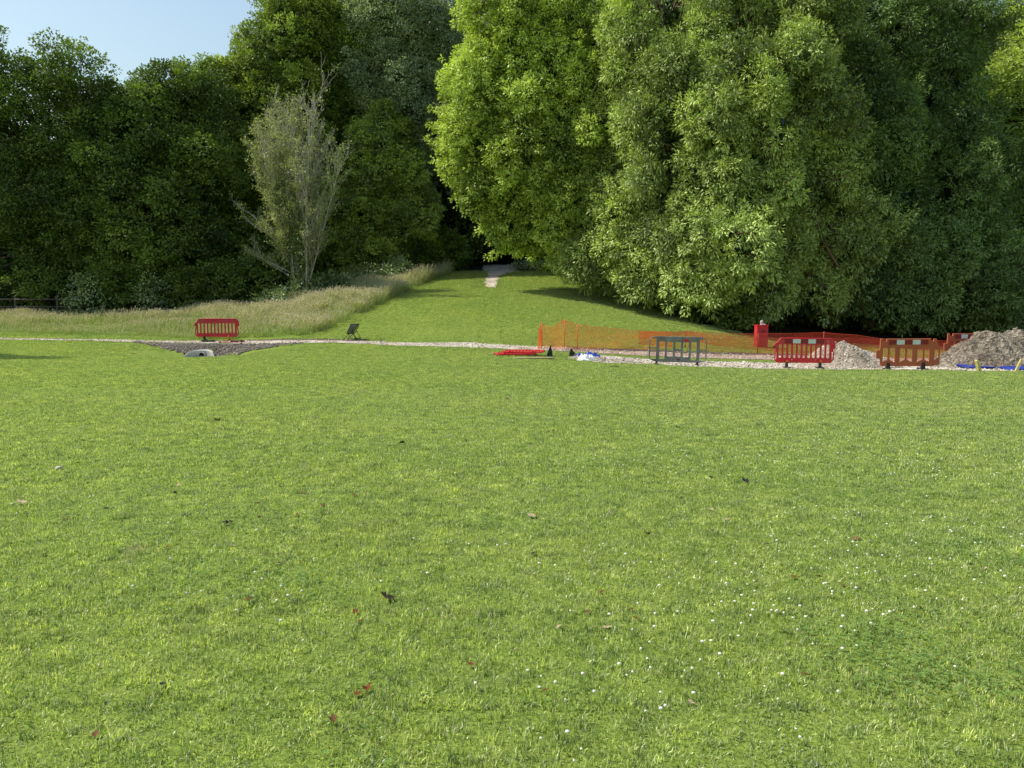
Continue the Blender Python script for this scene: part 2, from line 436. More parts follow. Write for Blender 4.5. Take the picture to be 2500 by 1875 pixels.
s2_far = H2([(1385, 848), (1550, 854), (1700, 860), (1900, 864), (2050, 868)])
s2_near = H2([(1385, 850.5), (1550, 858), (1700, 864), (1900, 868), (2050, 871)])
o, a, b = sheet('soil_trench_edge', s2_far, s2_near, M['edge_soil'], seed=7, edge=.06, off=.028); reg(a, b)

def onpath(x, y):
    r = np.zeros(np.shape(x), bool)
    for P in PATHS: r |= inpoly(P, x, y)
    return r

# ------------------------------------------------------------------ blades
def blades(n, size, hmin, hmax, wid, seg, lean, seed, dry=.08, tuft=0):
    r = np.random.default_rng(seed)
    bx = r.uniform(-size / 2, size / 2, n); by = r.uniform(-size / 2, size / 2, n)
    h = r.uniform(hmin, hmax, n) ** 1; w = wid * r.uniform(.7, 1.4, n)
    az = r.uniform(0, 2 * np.pi, n); ln = np.abs(r.normal(0, lean, n)).clip(0, 1.35)
    fa = r.uniform(0, 2 * np.pi, n)
    sx, sy = np.cos(fa), np.sin(fa)
    Vs = []
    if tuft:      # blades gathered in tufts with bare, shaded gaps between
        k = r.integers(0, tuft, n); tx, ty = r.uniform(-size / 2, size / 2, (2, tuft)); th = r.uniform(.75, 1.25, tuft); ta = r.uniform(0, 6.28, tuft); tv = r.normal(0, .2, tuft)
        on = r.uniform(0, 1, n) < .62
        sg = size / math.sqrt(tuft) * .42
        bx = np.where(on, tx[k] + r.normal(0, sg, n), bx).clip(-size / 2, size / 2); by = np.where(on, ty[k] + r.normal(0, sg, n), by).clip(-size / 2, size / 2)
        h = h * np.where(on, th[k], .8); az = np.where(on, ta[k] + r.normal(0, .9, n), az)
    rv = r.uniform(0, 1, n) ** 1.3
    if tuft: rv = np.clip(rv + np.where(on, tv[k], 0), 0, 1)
    dr = (r.uniform(0, 1, n) < dry) * r.uniform(.4, 1, n)
    x, y, z = bx.copy(), by.copy(), np.full(n, -.008)
    for k in range(seg + 1):
        t = k / seg
        ww = w * (1 - t * .55) / 2
        if k < seg:
            Vs += [np.stack([x - sx * ww, y - sy * ww, z], 1), np.stack([x + sx * ww, y + sy * ww, z], 1)]
        else: Vs += [np.stack([x, y, z], 1)]
        a = ln * (.35 + 1.3 * t)
        st = h / seg
        x = x + np.cos(az) * np.sin(a) * st; y = y + np.sin(az) * np.sin(a) * st; z = z + np.cos(a) * st
    nv = 2 * seg + 1
    Vv = np.stack(Vs, 1).reshape(-1, 3)
    c = np.zeros((n, nv, 3)); 
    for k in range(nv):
        c[:, k, 0] = rv * (.42 + .58 * min(1, (k // 2) / seg)); c[:, k, 1] = dr  # blades darken towards the root: shade between them put into the tone
    tri = []
    for k in range(seg - 1): tri += [(2 * k, 2 * k + 1, 2 * k + 3), (2 * k, 2 * k + 3, 2 * k + 2)]
    tri.append((2 * seg - 2, 2 * seg - 1, 2 * seg))
    Fv = (np.arange(n)[:, None, None] * nv + np.array(tri)[None]).reshape(-1, 3)
    return Vv, Fv, c.reshape(-1, 3)

def gn_scatter(name, P, rot, scl, idx, protos, kind='stuff', label=None, cat=None):
    """one object whose points each carry one of a few prototype meshes"""
    me = bpy.data.meshes.new(name); me.vertices.add(len(P)); me.vertices.foreach_set('co', np.asarray(P, np.float32).ravel())
    a = me.attributes.new('rot', 'FLOAT_VECTOR', 'POINT'); a.data.foreach_set('vector', np.asarray(rot, np.float32).ravel())
    a = me.attributes.new('scl', 'FLOAT_VECTOR', 'POINT'); a.data.foreach_set('vector', np.asarray(scl, np.float32).ravel())
    a = me.attributes.new('pick', 'INT', 'POINT'); a.data.foreach_set('value', np.asarray(idx, np.int32))
    me.update()
    o = bpy.data.objects.new(name, me); COL.objects.link(o)
    ng = bpy.data.node_groups.new(name, 'GeometryNodeTree')
    ng.interface.new_socket('Geometry', in_out='INPUT', socket_type='NodeSocketGeometry')
    ng.interface.new_socket('Geometry', in_out='OUTPUT', socket_type='NodeSocketGeometry')
    gi = ng.nodes.new('NodeGroupInput'); go = ng.nodes.new('NodeGroupOutput'); J = ng.nodes.new('GeometryNodeJoinGeometry')
    def attr(nm, ty):
        n = ng.nodes.new('GeometryNodeInputNamedAttribute'); n.data_type = ty; n.inputs[0].default_value = nm
        return [s for s in n.outputs if s.enabled][0]
    ar, as_, ap = attr('rot', 'FLOAT_VECTOR'), attr('scl', 'FLOAT_VECTOR'), attr('pick', 'INT')
    e2r = ng.nodes.new('FunctionNodeEulerToRotation'); ng.links.new(ar, e2r.inputs[0])
    for k, po in enumerate(protos):
        oi = ng.nodes.new('GeometryNodeObjectInfo'); oi.inputs[0].default_value = po
        try: oi.inputs['As Instance'].default_value = True
        except Exception: pass
        cmpn = ng.nodes.new('FunctionNodeCompare'); cmpn.data_type = 'INT'; cmpn.operation = 'EQUAL'
        ii_ = [s for s in cmpn.inputs if s.enabled]
        ng.links.new(ap, ii_[0]); ii_[1].default_value = k
        ip = ng.nodes.new('GeometryNodeInstanceOnPoints')
        ng.links.new(gi.outputs[0], ip.inputs['Points']); ng.links.new(cmpn.outputs[0], ip.inputs['Selection'])
        ng.links.new(oi.outputs['Geometry'], ip.inputs['Instance']); ng.links.new(e2r.outputs[0], ip.inputs['Rotation']); ng.links.new(as_, ip.inputs['Scale'])
        ng.links.new(ip.outputs[0], J.inputs[0])
    ng.links.new(J.outputs[0], go.inputs[0])
    md = o.modifiers.new('scatter', 'NODES'); md.node_group = ng
    return tag(o, label, cat, None, kind)
def proto(name, V, Fq, c, mats, mi=None):
    me = npmesh(name, V, Fq, c, False, mi)
    for m in mats: me.materials.append(m)
    return bpy.data.objects.new(name, me)

def tiles(y0, y1, size, margin=2.5):
    ys = np.arange(y0 + size / 2, y1, size); P = []
    for y in ys:
        w = y * .69 + margin
        k = int(w / size) + 1
        for i in range(-k, k + 1): P.append((i * size, y))
    return np.array(P)
def lawn(name, y0, y1, size, protos, label, sub_mask=True):
    P = tiles(y0, y1, size)
    x, y = P[:, 0], P[:, 1]
    keep = np.ones(len(P), bool)
    if y1 > 24:
        keep &= y < wood_line(x) + .6
        keep &= ~meadow_mask(x, y)
        h = size * .55
        bad = np.zeros(len(P), bool)
        for dx in (-h, 0, h):
            for dy in (-h, 0, h): bad |= onpath(x + dx * .8, y + dy * .8)
        keep &= ~bad
    P = P[keep]
    z = height(P[:, 0], P[:, 1])
    rot = []
    for (a, b) in P:
        n = nrm(a, b, size / 2)
        q = Vector((0, 0, 1)).rotation_difference(n) @ Euler((0, 0, rnd.randrange(4) * math.pi / 2)).to_quaternion()
        rot.append(tuple(q.to_euler()))
    s = np.ones((len(P), 3)); s[:, 2] = rng.uniform(.85, 1.15, len(P))
    return gn_scatter(name, np.c_[P, z], rot, s, rng.integers(0, len(protos), len(P)), protos, 'stuff', label, 'grass')
# meadow of long grass: region left of the mown slope, beyond the path
mw_edge = H2([(620, 829), (740, 822), (830, 787), (900, 751), (1000, 704), (1060, 682), (1110, 665)])
MEADOW = np.array([(-45, 38.6), (-24, 38.0), (-17.5, 36.6)] + mw_edge + [(-7.5, 58.5), (-8.5, 54), (-10.5, 51), (-14, 48.5), (-18, 47.5), (-45, 47.5)])
def meadow_mask(x, y): return inpoly(MEADOW, x, y)

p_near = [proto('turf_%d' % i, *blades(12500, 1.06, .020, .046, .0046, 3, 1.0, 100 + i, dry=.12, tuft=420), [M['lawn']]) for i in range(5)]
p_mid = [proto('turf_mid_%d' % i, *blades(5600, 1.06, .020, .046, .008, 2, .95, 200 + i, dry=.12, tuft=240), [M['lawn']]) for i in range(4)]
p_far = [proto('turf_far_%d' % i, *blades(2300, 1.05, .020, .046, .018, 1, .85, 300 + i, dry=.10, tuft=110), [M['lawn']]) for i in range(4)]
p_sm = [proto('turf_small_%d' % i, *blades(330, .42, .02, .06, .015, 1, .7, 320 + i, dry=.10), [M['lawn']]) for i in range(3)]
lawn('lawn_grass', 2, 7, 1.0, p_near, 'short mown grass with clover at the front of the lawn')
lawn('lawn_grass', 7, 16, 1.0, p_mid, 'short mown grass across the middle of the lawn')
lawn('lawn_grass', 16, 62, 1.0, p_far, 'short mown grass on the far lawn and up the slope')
# fill around the paths with small tiles
def fringe():
    P = tiles(23, 62, .4)
    x, y = P[:, 0], P[:, 1]
    h = .55
    near_ = np.zeros(len(P), bool)
    cx = np.round(x); cy = np.floor(y - 16) + 16.5
    for dx in (-h, 0, h):
        for dy in (-h, 0, h): near_ |= onpath(cx + dx * .8, cy + dy * .8) | meadow_mask(cx + dx, cy + dy)
    keep = near_ & ~onpath(x, y) & ~meadow_mask(x, y) & (y < wood_line(x) + .5)
    P = P[keep]; z = height(P[:, 0], P[:, 1])
    rot = np.zeros((len(P), 3)); rot[:, 2] = rng.uniform(0, 6.28, len(P))
    s = np.ones((len(P), 3)) * rng.uniform(.8, 1.35, (len(P), 1))
    gn_scatter('verge_grass', np.c_[P, z], rot, s, rng.integers(0, 3, len(P)), p_sm, 'stuff', 'ragged grass edging the gravel paths and the rubble bank', 'grass')
fringe()

# long meadow grass
def stem_tuft(seed, n, hgt, heads=.6, spread=.28, dry=.25):
    V1, F1, c1 = blades(n, spread * 2, hgt * .45, hgt * .85, .012, 3, .32, seed, dry=dry)
    r = np.random.default_rng(seed + 50)
    V = [V1]; Fs = [F1]; C = [c1]; mi = [np.zeros(len(F1), int)]; off = len(V1)
    m = int(n * heads)
    for i in range(m):
        x, y = r.uniform(-spread, spread, 2); h = hgt * r.uniform(.7, 1.45); az = r.normal(0, 1.2); ln = abs(r.normal(.12, .16))
        d = np.array([math.cos(az) * math.sin(ln), math.sin(az) * math.sin(ln), math.cos(ln)])
        base = np.array([x, y, 0.]); tip = base + d * h
        bend = np.array([math.cos(az), math.sin(az), -.1]) * h * .10
        for fa in (0, 1.57):
            s = np.array([math.cos(fa), math.sin(fa), 0])
            hl = r.uniform(.07, .15); w = .010; hw = r.uniform(.018, .034)
            dn = d * hl + bend * .6
            v = np.array([base - s * w / 2, base + s * w / 2, tip + bend * .3 + s * w / 2, tip + bend * .3 - s * w / 2,
                          tip + bend * .3, tip + bend * .3 + dn * .4 + s * hw / 2, tip + bend * .3 + dn, tip + bend * .3 + dn * .4 - s * hw / 2])
            V.append(v); C.append(np.tile([r.uniform(0, 1), r.uniform(0, .6), 0], (8, 1)))
            Fs.append(np.array([(0, 1, 2), (0, 2, 3), (4, 5, 6), (4, 6, 7)]) + off); mi.append(np.array([0, 0, 1, 1])); off += 8
    return np.vstack(V), np.vstack(Fs), np.vstack(C), [M['meadow'], M['seed']], np.concatenate(mi)
p_tall = [proto('tall_%d' % i, *stem_tuft(400 + i, 34, .62, .5)) for i in range(5)]
p_short = [proto('short_%d' % i, *stem_tuft(500 + i, 70, .30, .06, dry=.07)) for i in range(3)]
def meadow():
    n = 15000
    x = rng.uniform(-40, -4, n); y = rng.uniform(35, 60, n)
    k = meadow_mask(x, y) & (x > -.69 * y - 4); x, y = x[k], y[k]
    z = height(x, y)
    # distance from the front edge: short near the path, tall at the back
    fx = [-45, -24, -17.5, -14, -9, -4]; fy = [38.6, 38.0, 36.6, 35.8, 34.8, 34]
    d = y - np.interp(x, fx, fy)
    flank = x > -14.5
    hgt = np.where(flank, np.clip(.5 + d * .1, .5, 1.35), np.clip(.35 + d * .10, .35, 1.3))
    hgt *= np.where(flank, .8, .62) * rng.uniform(.75, 1.2, len(x)) * np.where((x < -21) & (y > 44), .6, 1)
    hgt *= .8 + .35 * np.sin(x * .8) * np.sin(y * .9 + x * .3)
    idx = np.where((hgt < .5) | (~flank & (d < 6.5) & (rng.uniform(0, 1, len(x)) < .8)), rng.integers(5, 8, len(x)), rng.integers(0, 5, len(x)))
    sc = np.where(idx >= 5, hgt / .45, hgt)
    s = np.stack([np.full(len(x), 1.), np.full(len(x), 1.), sc], 1)
    rot = np.zeros((len(x), 3)); rot[:, 2] = rng.uniform(-.8, .8, len(x)); rot[:, 1] = rng.normal(.12, .08, len(x))
    gn_scatter('meadow_grass', np.c_[x, y, z], rot, s, idx, p_tall + p_short, 'stuff', 'tall pale seeding grass left of the mown slope and behind the path', 'long grass')
meadow()

# clover flowers and leaves in the near lawn
def clover():
    bm = bmesh.new(); bmesh.ops.create_icosphere(bm, subdivisions=2, radius=.0085)
    for v in bm.verts: v.co *= 1 + .22 * mnoise.noise(v.co * 400); v.co.z = v.co.z * .85 + .05
    me = bpy.data.meshes.new('flower'); bm.to_mesh(me); bm.free(); me.materials.append(M['white_flower'])
    fl = bpy.data.objects.new('flower', me)
    n = 2600; y = rng.uniform(2.3, 9.5, n) ; x = rng.uniform(-1, 1, n) * (y * .7 + .5)
    dens = np.array([mnoise.noise(Vector((a * .55, b * .55, 3))) for a, b in zip(x, y)]) + .12 * (x / y) / .6 + rng.normal(0, .12, n)
    k = dens > .16 ; x, y = x[k][:420], y[k][:420]
    s = np.ones((len(x), 3)) * rng.uniform(.5, 1.1, (len(x), 1)); s[:, 2] = rng.uniform(.55, 1.0, len(x))
    gn_scatter('clover_flowers', np.c_[x, y, height(x, y)], np.zeros((len(x), 3)), s, np.zeros(len(x), int), [fl], 'stuff', 'small white clover flower heads dotted through the near lawn', 'flowers')
    # leaves: three leaflets
    V = []; Fs = []; C = []; off = 0; r = np.random.default_rng(9)
    for i in range(16):
        c = np.array([*r.normal(0, .09, 2), r.uniform(.018, .04)]); a0 = r.uniform(0, 6.28); rv = r.uniform(0, 1)
        for k in range(3):
            a = a0 + k * 2.09; d = np.array([math.cos(a), math.sin(a), .15]); s_ = np.array([-math.sin(a), math.cos(a), 0])
            L_ = r.uniform(.009, .014)
            V.append(np.array([c, c + d * L_ * .7 + s_ * L_ * .5, c + d * L_ * 1.1, c + d * L_ * .7 - s_ * L_ * .5])); C.append(np.tile([rv, 0, 0], (4, 1)))
            Fs.append([off, off + 1, off + 2, off + 3]); off += 4
    cl = proto('clover', np.vstack(V), np.array(Fs), np.vstack(C), [M['clover']])
    n = 4000; y = rng.uniform(2.3, 9, n); x = rng.uniform(-1, 1, n) * (y * .7 + .5)
    dens = np.array([mnoise.noise(Vector((a * .8, b * .8, 13))) for a, b in zip(x, y)]) + .1 * (x / y) / .6
    k = dens + rng.normal(0, .16, n) > .42; x, y = x[k], y[k]
    rot = np.zeros((len(x), 3)); rot[:, 2] = rng.uniform(0, 6.28, len(x))
    gn_scatter('clover_leaves', np.c_[x, y, height(x, y)], rot, np.ones((len(x), 3)), np.zeros(len(x), int), [cl], 'stuff', 'patches of round clover leaves among the near grass blades', 'clover')
clover()

# ------------------------------------------------------------------ trees
def leaves_mesh(name, C, A, Nn, L_, W_, rv, dry, mat):
    """diamond leaves: base C, axis A, normal N"""
    Sd = np.cross(A, Nn); Sd /= np.linalg.norm(Sd, axis=1, keepdims=True) + 1e-9
    L_ = L_[:, None]; W_ = W_[:, None]
    mid = C + A * L_ * .45 + Nn * W_ * .16
    V = np.stack([C, mid + Sd * W_ * .5, C + A * L_, mid - Sd * W_ * .5], 1).reshape(-1, 3)
    n = len(C)
    Fq = np.arange(n * 4).reshape(n, 4)
    col = np.zeros((n, 4, 3)); col[:, :, 0] = rv[:, None]; col[:, :, 1] = dry[:, None]
    return npmesh(name, V, Fq, col.reshape(-1, 3))
def unit(v): return v / (np.linalg.norm(v, axis=-1, keepdims=True) + 1e-9)

def tree(name, label, cat, base, lobes, leafm, barkm, trunk_r=.35, clump=.75, spacing=.85, nleaf=150, leaf=(.16, .1), seed=0,
         droop=.2, group=None, dry=0., core=True, stems=1, flat=.7, trunk_top=None, rag=.22, fill=1.0, limbs=True, backcull=.5, bough=None, brf=(.62, 1.12), clear=.1):
    """lobes: (x,y,z, rx,ry,rz) in world coordinates"""
    r = np.random.default_rng(seed); rr = random.Random(seed)
    bx, by = base; bz = H(bx, by) - .15
    root = empty(name, (bx, by, bz)); tag(root, label, cat, group)
    Lb = [np.array(l, float) for l in lobes]
    MAIN = Lb; owner = list(range(len(Lb)))
    if bough:      # break every lobe into boughs that stand out from each other
        br, bs = bough; sub = []; owner = []
        for li, l in enumerate(MAIN):
            c, rad = l[:3], l[3:]
            area = 4 * math.pi * ((rad[0] * rad[1] + rad[0] * rad[2] + rad[1] * rad[2]) / 3)
            n = max(6, int(area / bs ** 2)); k = np.arange(n) + .5
            ph = np.arccos(1 - 2 * k / n); th = np.pi * (1 + 5 ** .5) * k + r.uniform(0, 6)
            d = np.stack([np.cos(th) * np.sin(ph), np.sin(th) * np.sin(ph), np.cos(ph)], 1); d = unit(d + r.normal(0, .2, d.shape))
            for q in d:
                if q[1] > .55 and r.uniform() < backcull: continue
                rf = r.uniform(*brf); cc = c + q * rad * rf
                if any(j != li and (((cc - m_[:3]) / m_[3:]) ** 2).sum() < .45 for j, m_ in enumerate(MAIN)): continue
                b_ = br * r.uniform(.5, 1.45)
                if cc[2] - b_ < H(cc[0], cc[1]) + clear: cc[2] = H(cc[0], cc[1]) + clear + b_ * r.uniform(1, 1.5)
                sub.append(np.r_[cc, b_ * r.uniform(.8, 1.25), b_ * r.uniform(.8, 1.1), b_ * r.uniform(.85, 1.3) * (1.15 if droop > .5 else .8)]); owner.append(li)
        Lb = sub
    CL = []; OUT = []; LI = []; TN = []
    tone = r.uniform(-.32, .28, len(Lb))
    for li, l in enumerate(Lb):
        c, rad = l[:3], l[3:]
        p = 1.6
        area = 4 * math.pi * (((rad[0] * rad[1]) ** p + (rad[0] * rad[2]) ** p + (rad[1] * rad[2]) ** p) / 3) ** (1 / p)
        n = max(6, int(area / spacing ** 2 * fill))
        k = np.arange(n) + .5
        ph = np.arccos(1 - 2 * k / n); th = np.pi * (1 + 5 ** .5) * k + r.uniform(0, 6)
        d = np.stack([np.cos(th) * np.sin(ph), np.sin(th) * np.sin(ph), np.cos(ph)], 1)
        d = unit(d + r.normal(0, .12, d.shape))
        lump = np.array([mnoise.noise(Vector(q * 2.3) + Vector((seed, li, 0))) for q in d])
        lump2 = np.array([mnoise.noise(Vector(q * 5.5) + Vector((li, seed, 9))) for q in d])
        rf = 1 + lump * rag * 1.7 + lump2 * rag * .9 + r.normal(0, .07, n)
        pos = c + d * rad * rf[:, None]
        ok = np.ones(n, bool)
        if len(Lb) > 1:
            LA = np.array(Lb); near = np.where((np.abs(LA[:, :3] - c) < LA[:, 3:] + rad * 1.5).all(1))[0]
            for lj in near:
                if lj != li: ok &= (((pos - LA[lj, :3]) / LA[lj, 3:]) ** 2).sum(1) > .6
        ok &= ~((d[:, 1] > .45) & (r.uniform(0, 1, n) < backcull))
        ok &= pos[:, 2] > height(pos[:, 0], pos[:, 1]) + .15
        CL.append(pos[ok]); go_ = unit(d[ok] / rad)
        if bough: ml = MAIN[owner[li]]; go_ = unit(go_ * .8 + .35 * unit((pos[ok] - ml[:3]) / ml[3:]))
        OUT.append(go_); LI += [owner[li]] * int(ok.sum()); TN += [tone[li]] * int(ok.sum())
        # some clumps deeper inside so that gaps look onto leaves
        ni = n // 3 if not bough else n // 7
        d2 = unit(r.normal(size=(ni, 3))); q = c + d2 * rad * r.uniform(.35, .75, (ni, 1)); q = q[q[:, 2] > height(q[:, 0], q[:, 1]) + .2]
        CL.append(q); OUT.append(d2[:len(q)]); LI += [owner[li]] * len(q); TN += [-.35] * len(q)  # inner clumps toned down: shade inside the crown painted in
    CL = np.vstack(CL); OUT = np.vstack(OUT); LI = np.array(LI); TN = np.array(TN)
    nc = len(CL)
    cs = clump * r.uniform(.65, 1.35, nc)
    cnt = np.maximum(8, (nleaf * (cs / clump) ** 2 * r.uniform(.6, 1.3, nc))).astype(int)
    idx = np.repeat(np.arange(nc), cnt); n = len(idx)
    dd = unit(r.normal(size=(n, 3))); rad = r.uniform(0, 1, n) ** .45
    asp = r.uniform(.7, 1.25, (nc, 3)); off = dd * rad[:, None] * cs[idx][:, None] * asp[idx]; off[:, 2] *= flat
    off += OUT[idx] * (-.25 * cs[idx] * (1 - rad))[:, None]
    if droop > .5:   # plume shaped clumps hanging at the tips
        off[:, 2] -= droop * .5 * (np.hypot(off[:, 0], off[:, 1]) ** 1.6)
    C = CL[idx] + off
    A = unit(dd * 1.0 + OUT[idx] * .45 + np.array([0, 0, -droop * .6]) + r.normal(0, .3, (n, 3)))
    Nn = unit(OUT[idx] * .45 + dd * .5 + np.array([0, 0, .55]) + r.normal(0, .38, (n, 3)))
    Nn = unit(Nn - A * (Nn * A).sum(1, keepdims=True))
    cv = r.uniform(.15, .85, nc)
    rv = np.clip(cv[idx] * .45 + r.uniform(0, .4, n) + TN[idx] + .30 * (rad - .6) + .14, 0, 1)  # leaves darken towards the clump centre: canopy shade put into the tone
    dr = (r.uniform(0, 1, n) < dry) * r.uniform(.3, .9, n)
    L_ = leaf[0] * r.uniform(.6, 1.3, n); W_ = leaf[1] * r.uniform(.7, 1.3, n)
    if core:      # large inner leaves in the darkest tone: shade of the crown's heart painted in
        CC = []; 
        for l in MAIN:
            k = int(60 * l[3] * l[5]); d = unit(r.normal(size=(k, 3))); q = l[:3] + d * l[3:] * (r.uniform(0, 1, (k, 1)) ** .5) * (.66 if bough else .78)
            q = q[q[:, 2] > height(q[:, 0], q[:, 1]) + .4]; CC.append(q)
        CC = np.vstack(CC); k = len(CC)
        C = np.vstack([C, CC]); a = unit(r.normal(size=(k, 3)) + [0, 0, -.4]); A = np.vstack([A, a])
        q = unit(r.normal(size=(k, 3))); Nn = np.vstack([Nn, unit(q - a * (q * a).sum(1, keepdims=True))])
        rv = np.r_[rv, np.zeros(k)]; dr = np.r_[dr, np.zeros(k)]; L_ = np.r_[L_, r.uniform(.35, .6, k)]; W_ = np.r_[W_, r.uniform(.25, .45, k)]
    C = C - np.array([bx, by, bz])
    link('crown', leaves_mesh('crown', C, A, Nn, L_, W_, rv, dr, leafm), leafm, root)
    # trunk and limbs
    mb = MB(); O = Vector((bx, by, bz))
    zt = trunk_top if trunk_top else min(l[2] for l in MAIN)
    zt = max(zt, bz + 1.5)
    tops = []
    for s in range(stems):
        o2 = Vector((rr.uniform(-.4, .4), rr.uniform(-.3, .3), 0)) * (stems > 1)
        lean = Vector((rr.uniform(-.06, .06), rr.uniform(-.04, .04), 1))
        hh = zt - bz; pts = []
        for k in range(6):
            t = k / 5; pts.append(o2 + lean * hh * t + Vector((math.sin(t * 3 + seed) * .12, 0, 0)))
        mb.tube(pts, [trunk_r * (1.35 if k == 0 else 1 - .09 * k) / (stems ** .5) for k in range(6)], 10)
        tops.append((pts[-1], trunk_r * .6 / stems ** .5))
    if limbs:
        for li, l in enumerate(MAIN):
            tp, tr = tops[li % len(tops)]
            c = Vector(l[:3]) - O
            p0 = tp * rr.uniform(.7, 1.0) if c.z > tp.z * .8 else tp * .6
            r0 = tr * .8
            mid = p0.lerp(c, .5) + Vector((0, 0, .08 * (c - p0).length))
            mb.tube([p0, p0.lerp(mid, .5), mid, c], [r0, r0 * .8, r0 * .6, r0 * .38], 7)
            sel = [i for i in np.where(LI == li)[0]]
            rr.shuffle(sel)
            for i in sel[:max(5, int(len(sel) * .16))]:
                e = Vector(CL[i]) - O; st = mid.lerp(c, rr.uniform(.1, 1))
                m2 = st.lerp(e, .5) + Vector((rr.uniform(-.2, .2), rr.uniform(-.2, .2), rr.uniform(0, .35)))
                mb.tube([st, m2, e], [r0 * .28, r0 * .17, .012], 5)
    mb.build('trunk', barkm, root)
    return root
def lobe(px, py, Y, wpx, hpx, dep=None):
    """lobe centred at a pixel, half sizes given in pixels at that depth"""
    c = at(px, py, Y); rx = wpx * Y / F; rz = hpx * Y / F
    return (c.x, c.y, c.z, rx, dep if dep else min(rx, rz) * .9, rz)

M['leaf_dark'] = leafmat('dark_leaves', (.010, .035, .015), (.22, .33, .07), .25, gloss=.03, patch=(1.25, 1.1, .9), patch_scale=.25, rough=.5)
M['leaf_mid'] = leafmat('mid_leaves', (.015, .05, .018), (.40, .54, .12), .26, gloss=.03, patch=(1.25, 1.1, .9), patch_scale=.25, rough=.5)
M['leaf_lime'] = leafmat('lime_leaves', (.04, .10, .02), (.70, .84, .20), .28, gloss=.03, patch=(1.1, 1.05, .9), patch_scale=.3, rough=.5)
M['leaf_silver'] = leafmat('silver_leaves', (.07, .12, .06), (.56, .64, .38), .25, gloss=.06, patch=(1.1, 1.1, 1.0), patch_scale=.3, rough=.5)
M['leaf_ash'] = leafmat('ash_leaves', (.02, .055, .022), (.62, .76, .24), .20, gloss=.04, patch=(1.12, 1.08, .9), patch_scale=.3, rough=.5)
M['leaf_dead'] = leafmat('sparse_leaves', (.18, .22, .06), (.48, .52, .20), .3, gloss=.03)

M['leaf_bush'] = leafmat('bush_leaves', (.02, .06, .02), (.60, .74, .18), .32, gloss=.04, patch=(1.1, 1.05, .9), patch_scale=.3, rough=.5)
M['leaf_bramble'] = leafmat('bramble_leaves', (.03, .07, .02), (.46, .56, .26), .22, gloss=.06, rough=.4)
M['leaf_painted_shade'] = leafmat('painted_shade_leaves', (.012, .04, .018), (.27, .40, .13), .18, gloss=.03, patch=(1.15, 1.08, .9), patch_scale=.25, rough=.5)  # darker plume leaves: shade on the right of the crown put into the colour
TREES = 'trees at the edge of the wood'
# --- left woodland edge
tree('broadleaf_tree', 'dark green tree at the far left with sky showing through its thin crown', 'tree', (-27, 51),
     [lobe(30, 215, 50, 130, 80), lobe(160, 195, 50, 85, 75), lobe(60, 330, 50, 130, 100), lobe(200, 330, 51, 90, 100), lobe(-80, 250, 50, 110, 150), lobe(100, 480, 50, 170, 100), lobe(90, 620, 51, 150, 80)],
     M['leaf_dark'], M['bark'], .4, .42, .62, 38, (.17, .12), 1, core=False, rag=.3, bough=(.95, 1.9))
tree('broadleaf_tree', 'mid green tree with a low ragged top under the open sky, second from the left', 'tree', (-21.5, 52),
     [lobe(320, 280, 52, 100, 80), lobe(425, 255, 52, 85, 80), lobe(300, 400, 51, 110, 100), lobe(440, 400, 52, 110, 100), lobe(360, 550, 50, 150, 100), lobe(240, 540, 51, 90, 100)],
     M['leaf_dark'], M['bark'], .4, .42, .6, 45, (.17, .12), 2, rag=.3, bough=(1.0, 1.6))
tree('broadleaf_tree', 'tall mid green tree whose crown steps down to the open sky on its left', 'tree', (-18, 60),
     [lobe(755, 60, 59, 80, 75), lobe(655, 120, 59, 55, 55), lobe(575, 215, 59, 80, 60), lobe(700, 150, 59, 90, 90), lobe(580, 260, 58, 120, 90), lobe(500, 330, 58, 90, 90), lobe(670, 300, 59, 110, 100), lobe(560, 440, 57, 120, 110), lobe(560, 600, 56, 110, 90), lobe(470, 520, 57, 90, 100)],
     M['leaf_mid'], M['bark'], .5, .34, .58, 45, (.17, .12), 3, rag=.3, bough=(1.05, 1.65))
tree('broadleaf_tree', 'tall green tree behind the sparse tree, its top cut by the picture', 'tree', (-12.2667, 64),
     [lobe(800, 60, 62, 110, 110), lobe(760, 200, 62, 110, 110), lobe(870, 180, 62, 100, 110), lobe(770, 360, 62, 110, 100), lobe(830, 500, 63, 130, 110), lobe(700, 490, 62, 100, 110), lobe(780, 640, 62, 130, 80)],
     M['leaf_mid'], M['bark'], .5, .45, .65, 45, (.18, .12), 4, rag=.28, bough=(1.1, 1.8))
tree('whitebeam_tree', 'silvery grey green tree standing behind the pointed leafy tree', 'tree', (-9.78261, 62.5),
     [lobe(960, 60, 61, 120, 110), lobe(1060, 100, 62, 95, 120), lobe(950, 190, 60, 110, 80), lobe(1010, 280, 60.5, 90, 110), lobe(1090, 260, 62, 60, 120), lobe(1040, 400, 62, 70, 90)],
     M['leaf_silver'], M['bark'], .45, .42, .6, 45, (.17, .10), 5, rag=.3, bough=(1.0, 1.7))
tree('bushy_tree', 'pointed leafy tree between the sparse tree and the dark hollow', 'tree', (-10.3486, 60),
     [lobe(930, 330, 58.5, 55, 60), lobe(900, 410, 58, 70, 70), lobe(965, 430, 58.5, 70, 75), lobe(880, 520, 57.5, 72, 80), lobe(980, 550, 58.5, 85, 80), lobe(900, 625, 57.5, 95, 70), lobe(1010, 620, 60, 80, 60)],
     M['leaf_bush'], M['bark'], .25, .28, .48, 36, (.16, .11), 6, rag=.25, bough=(.7, 1.15))
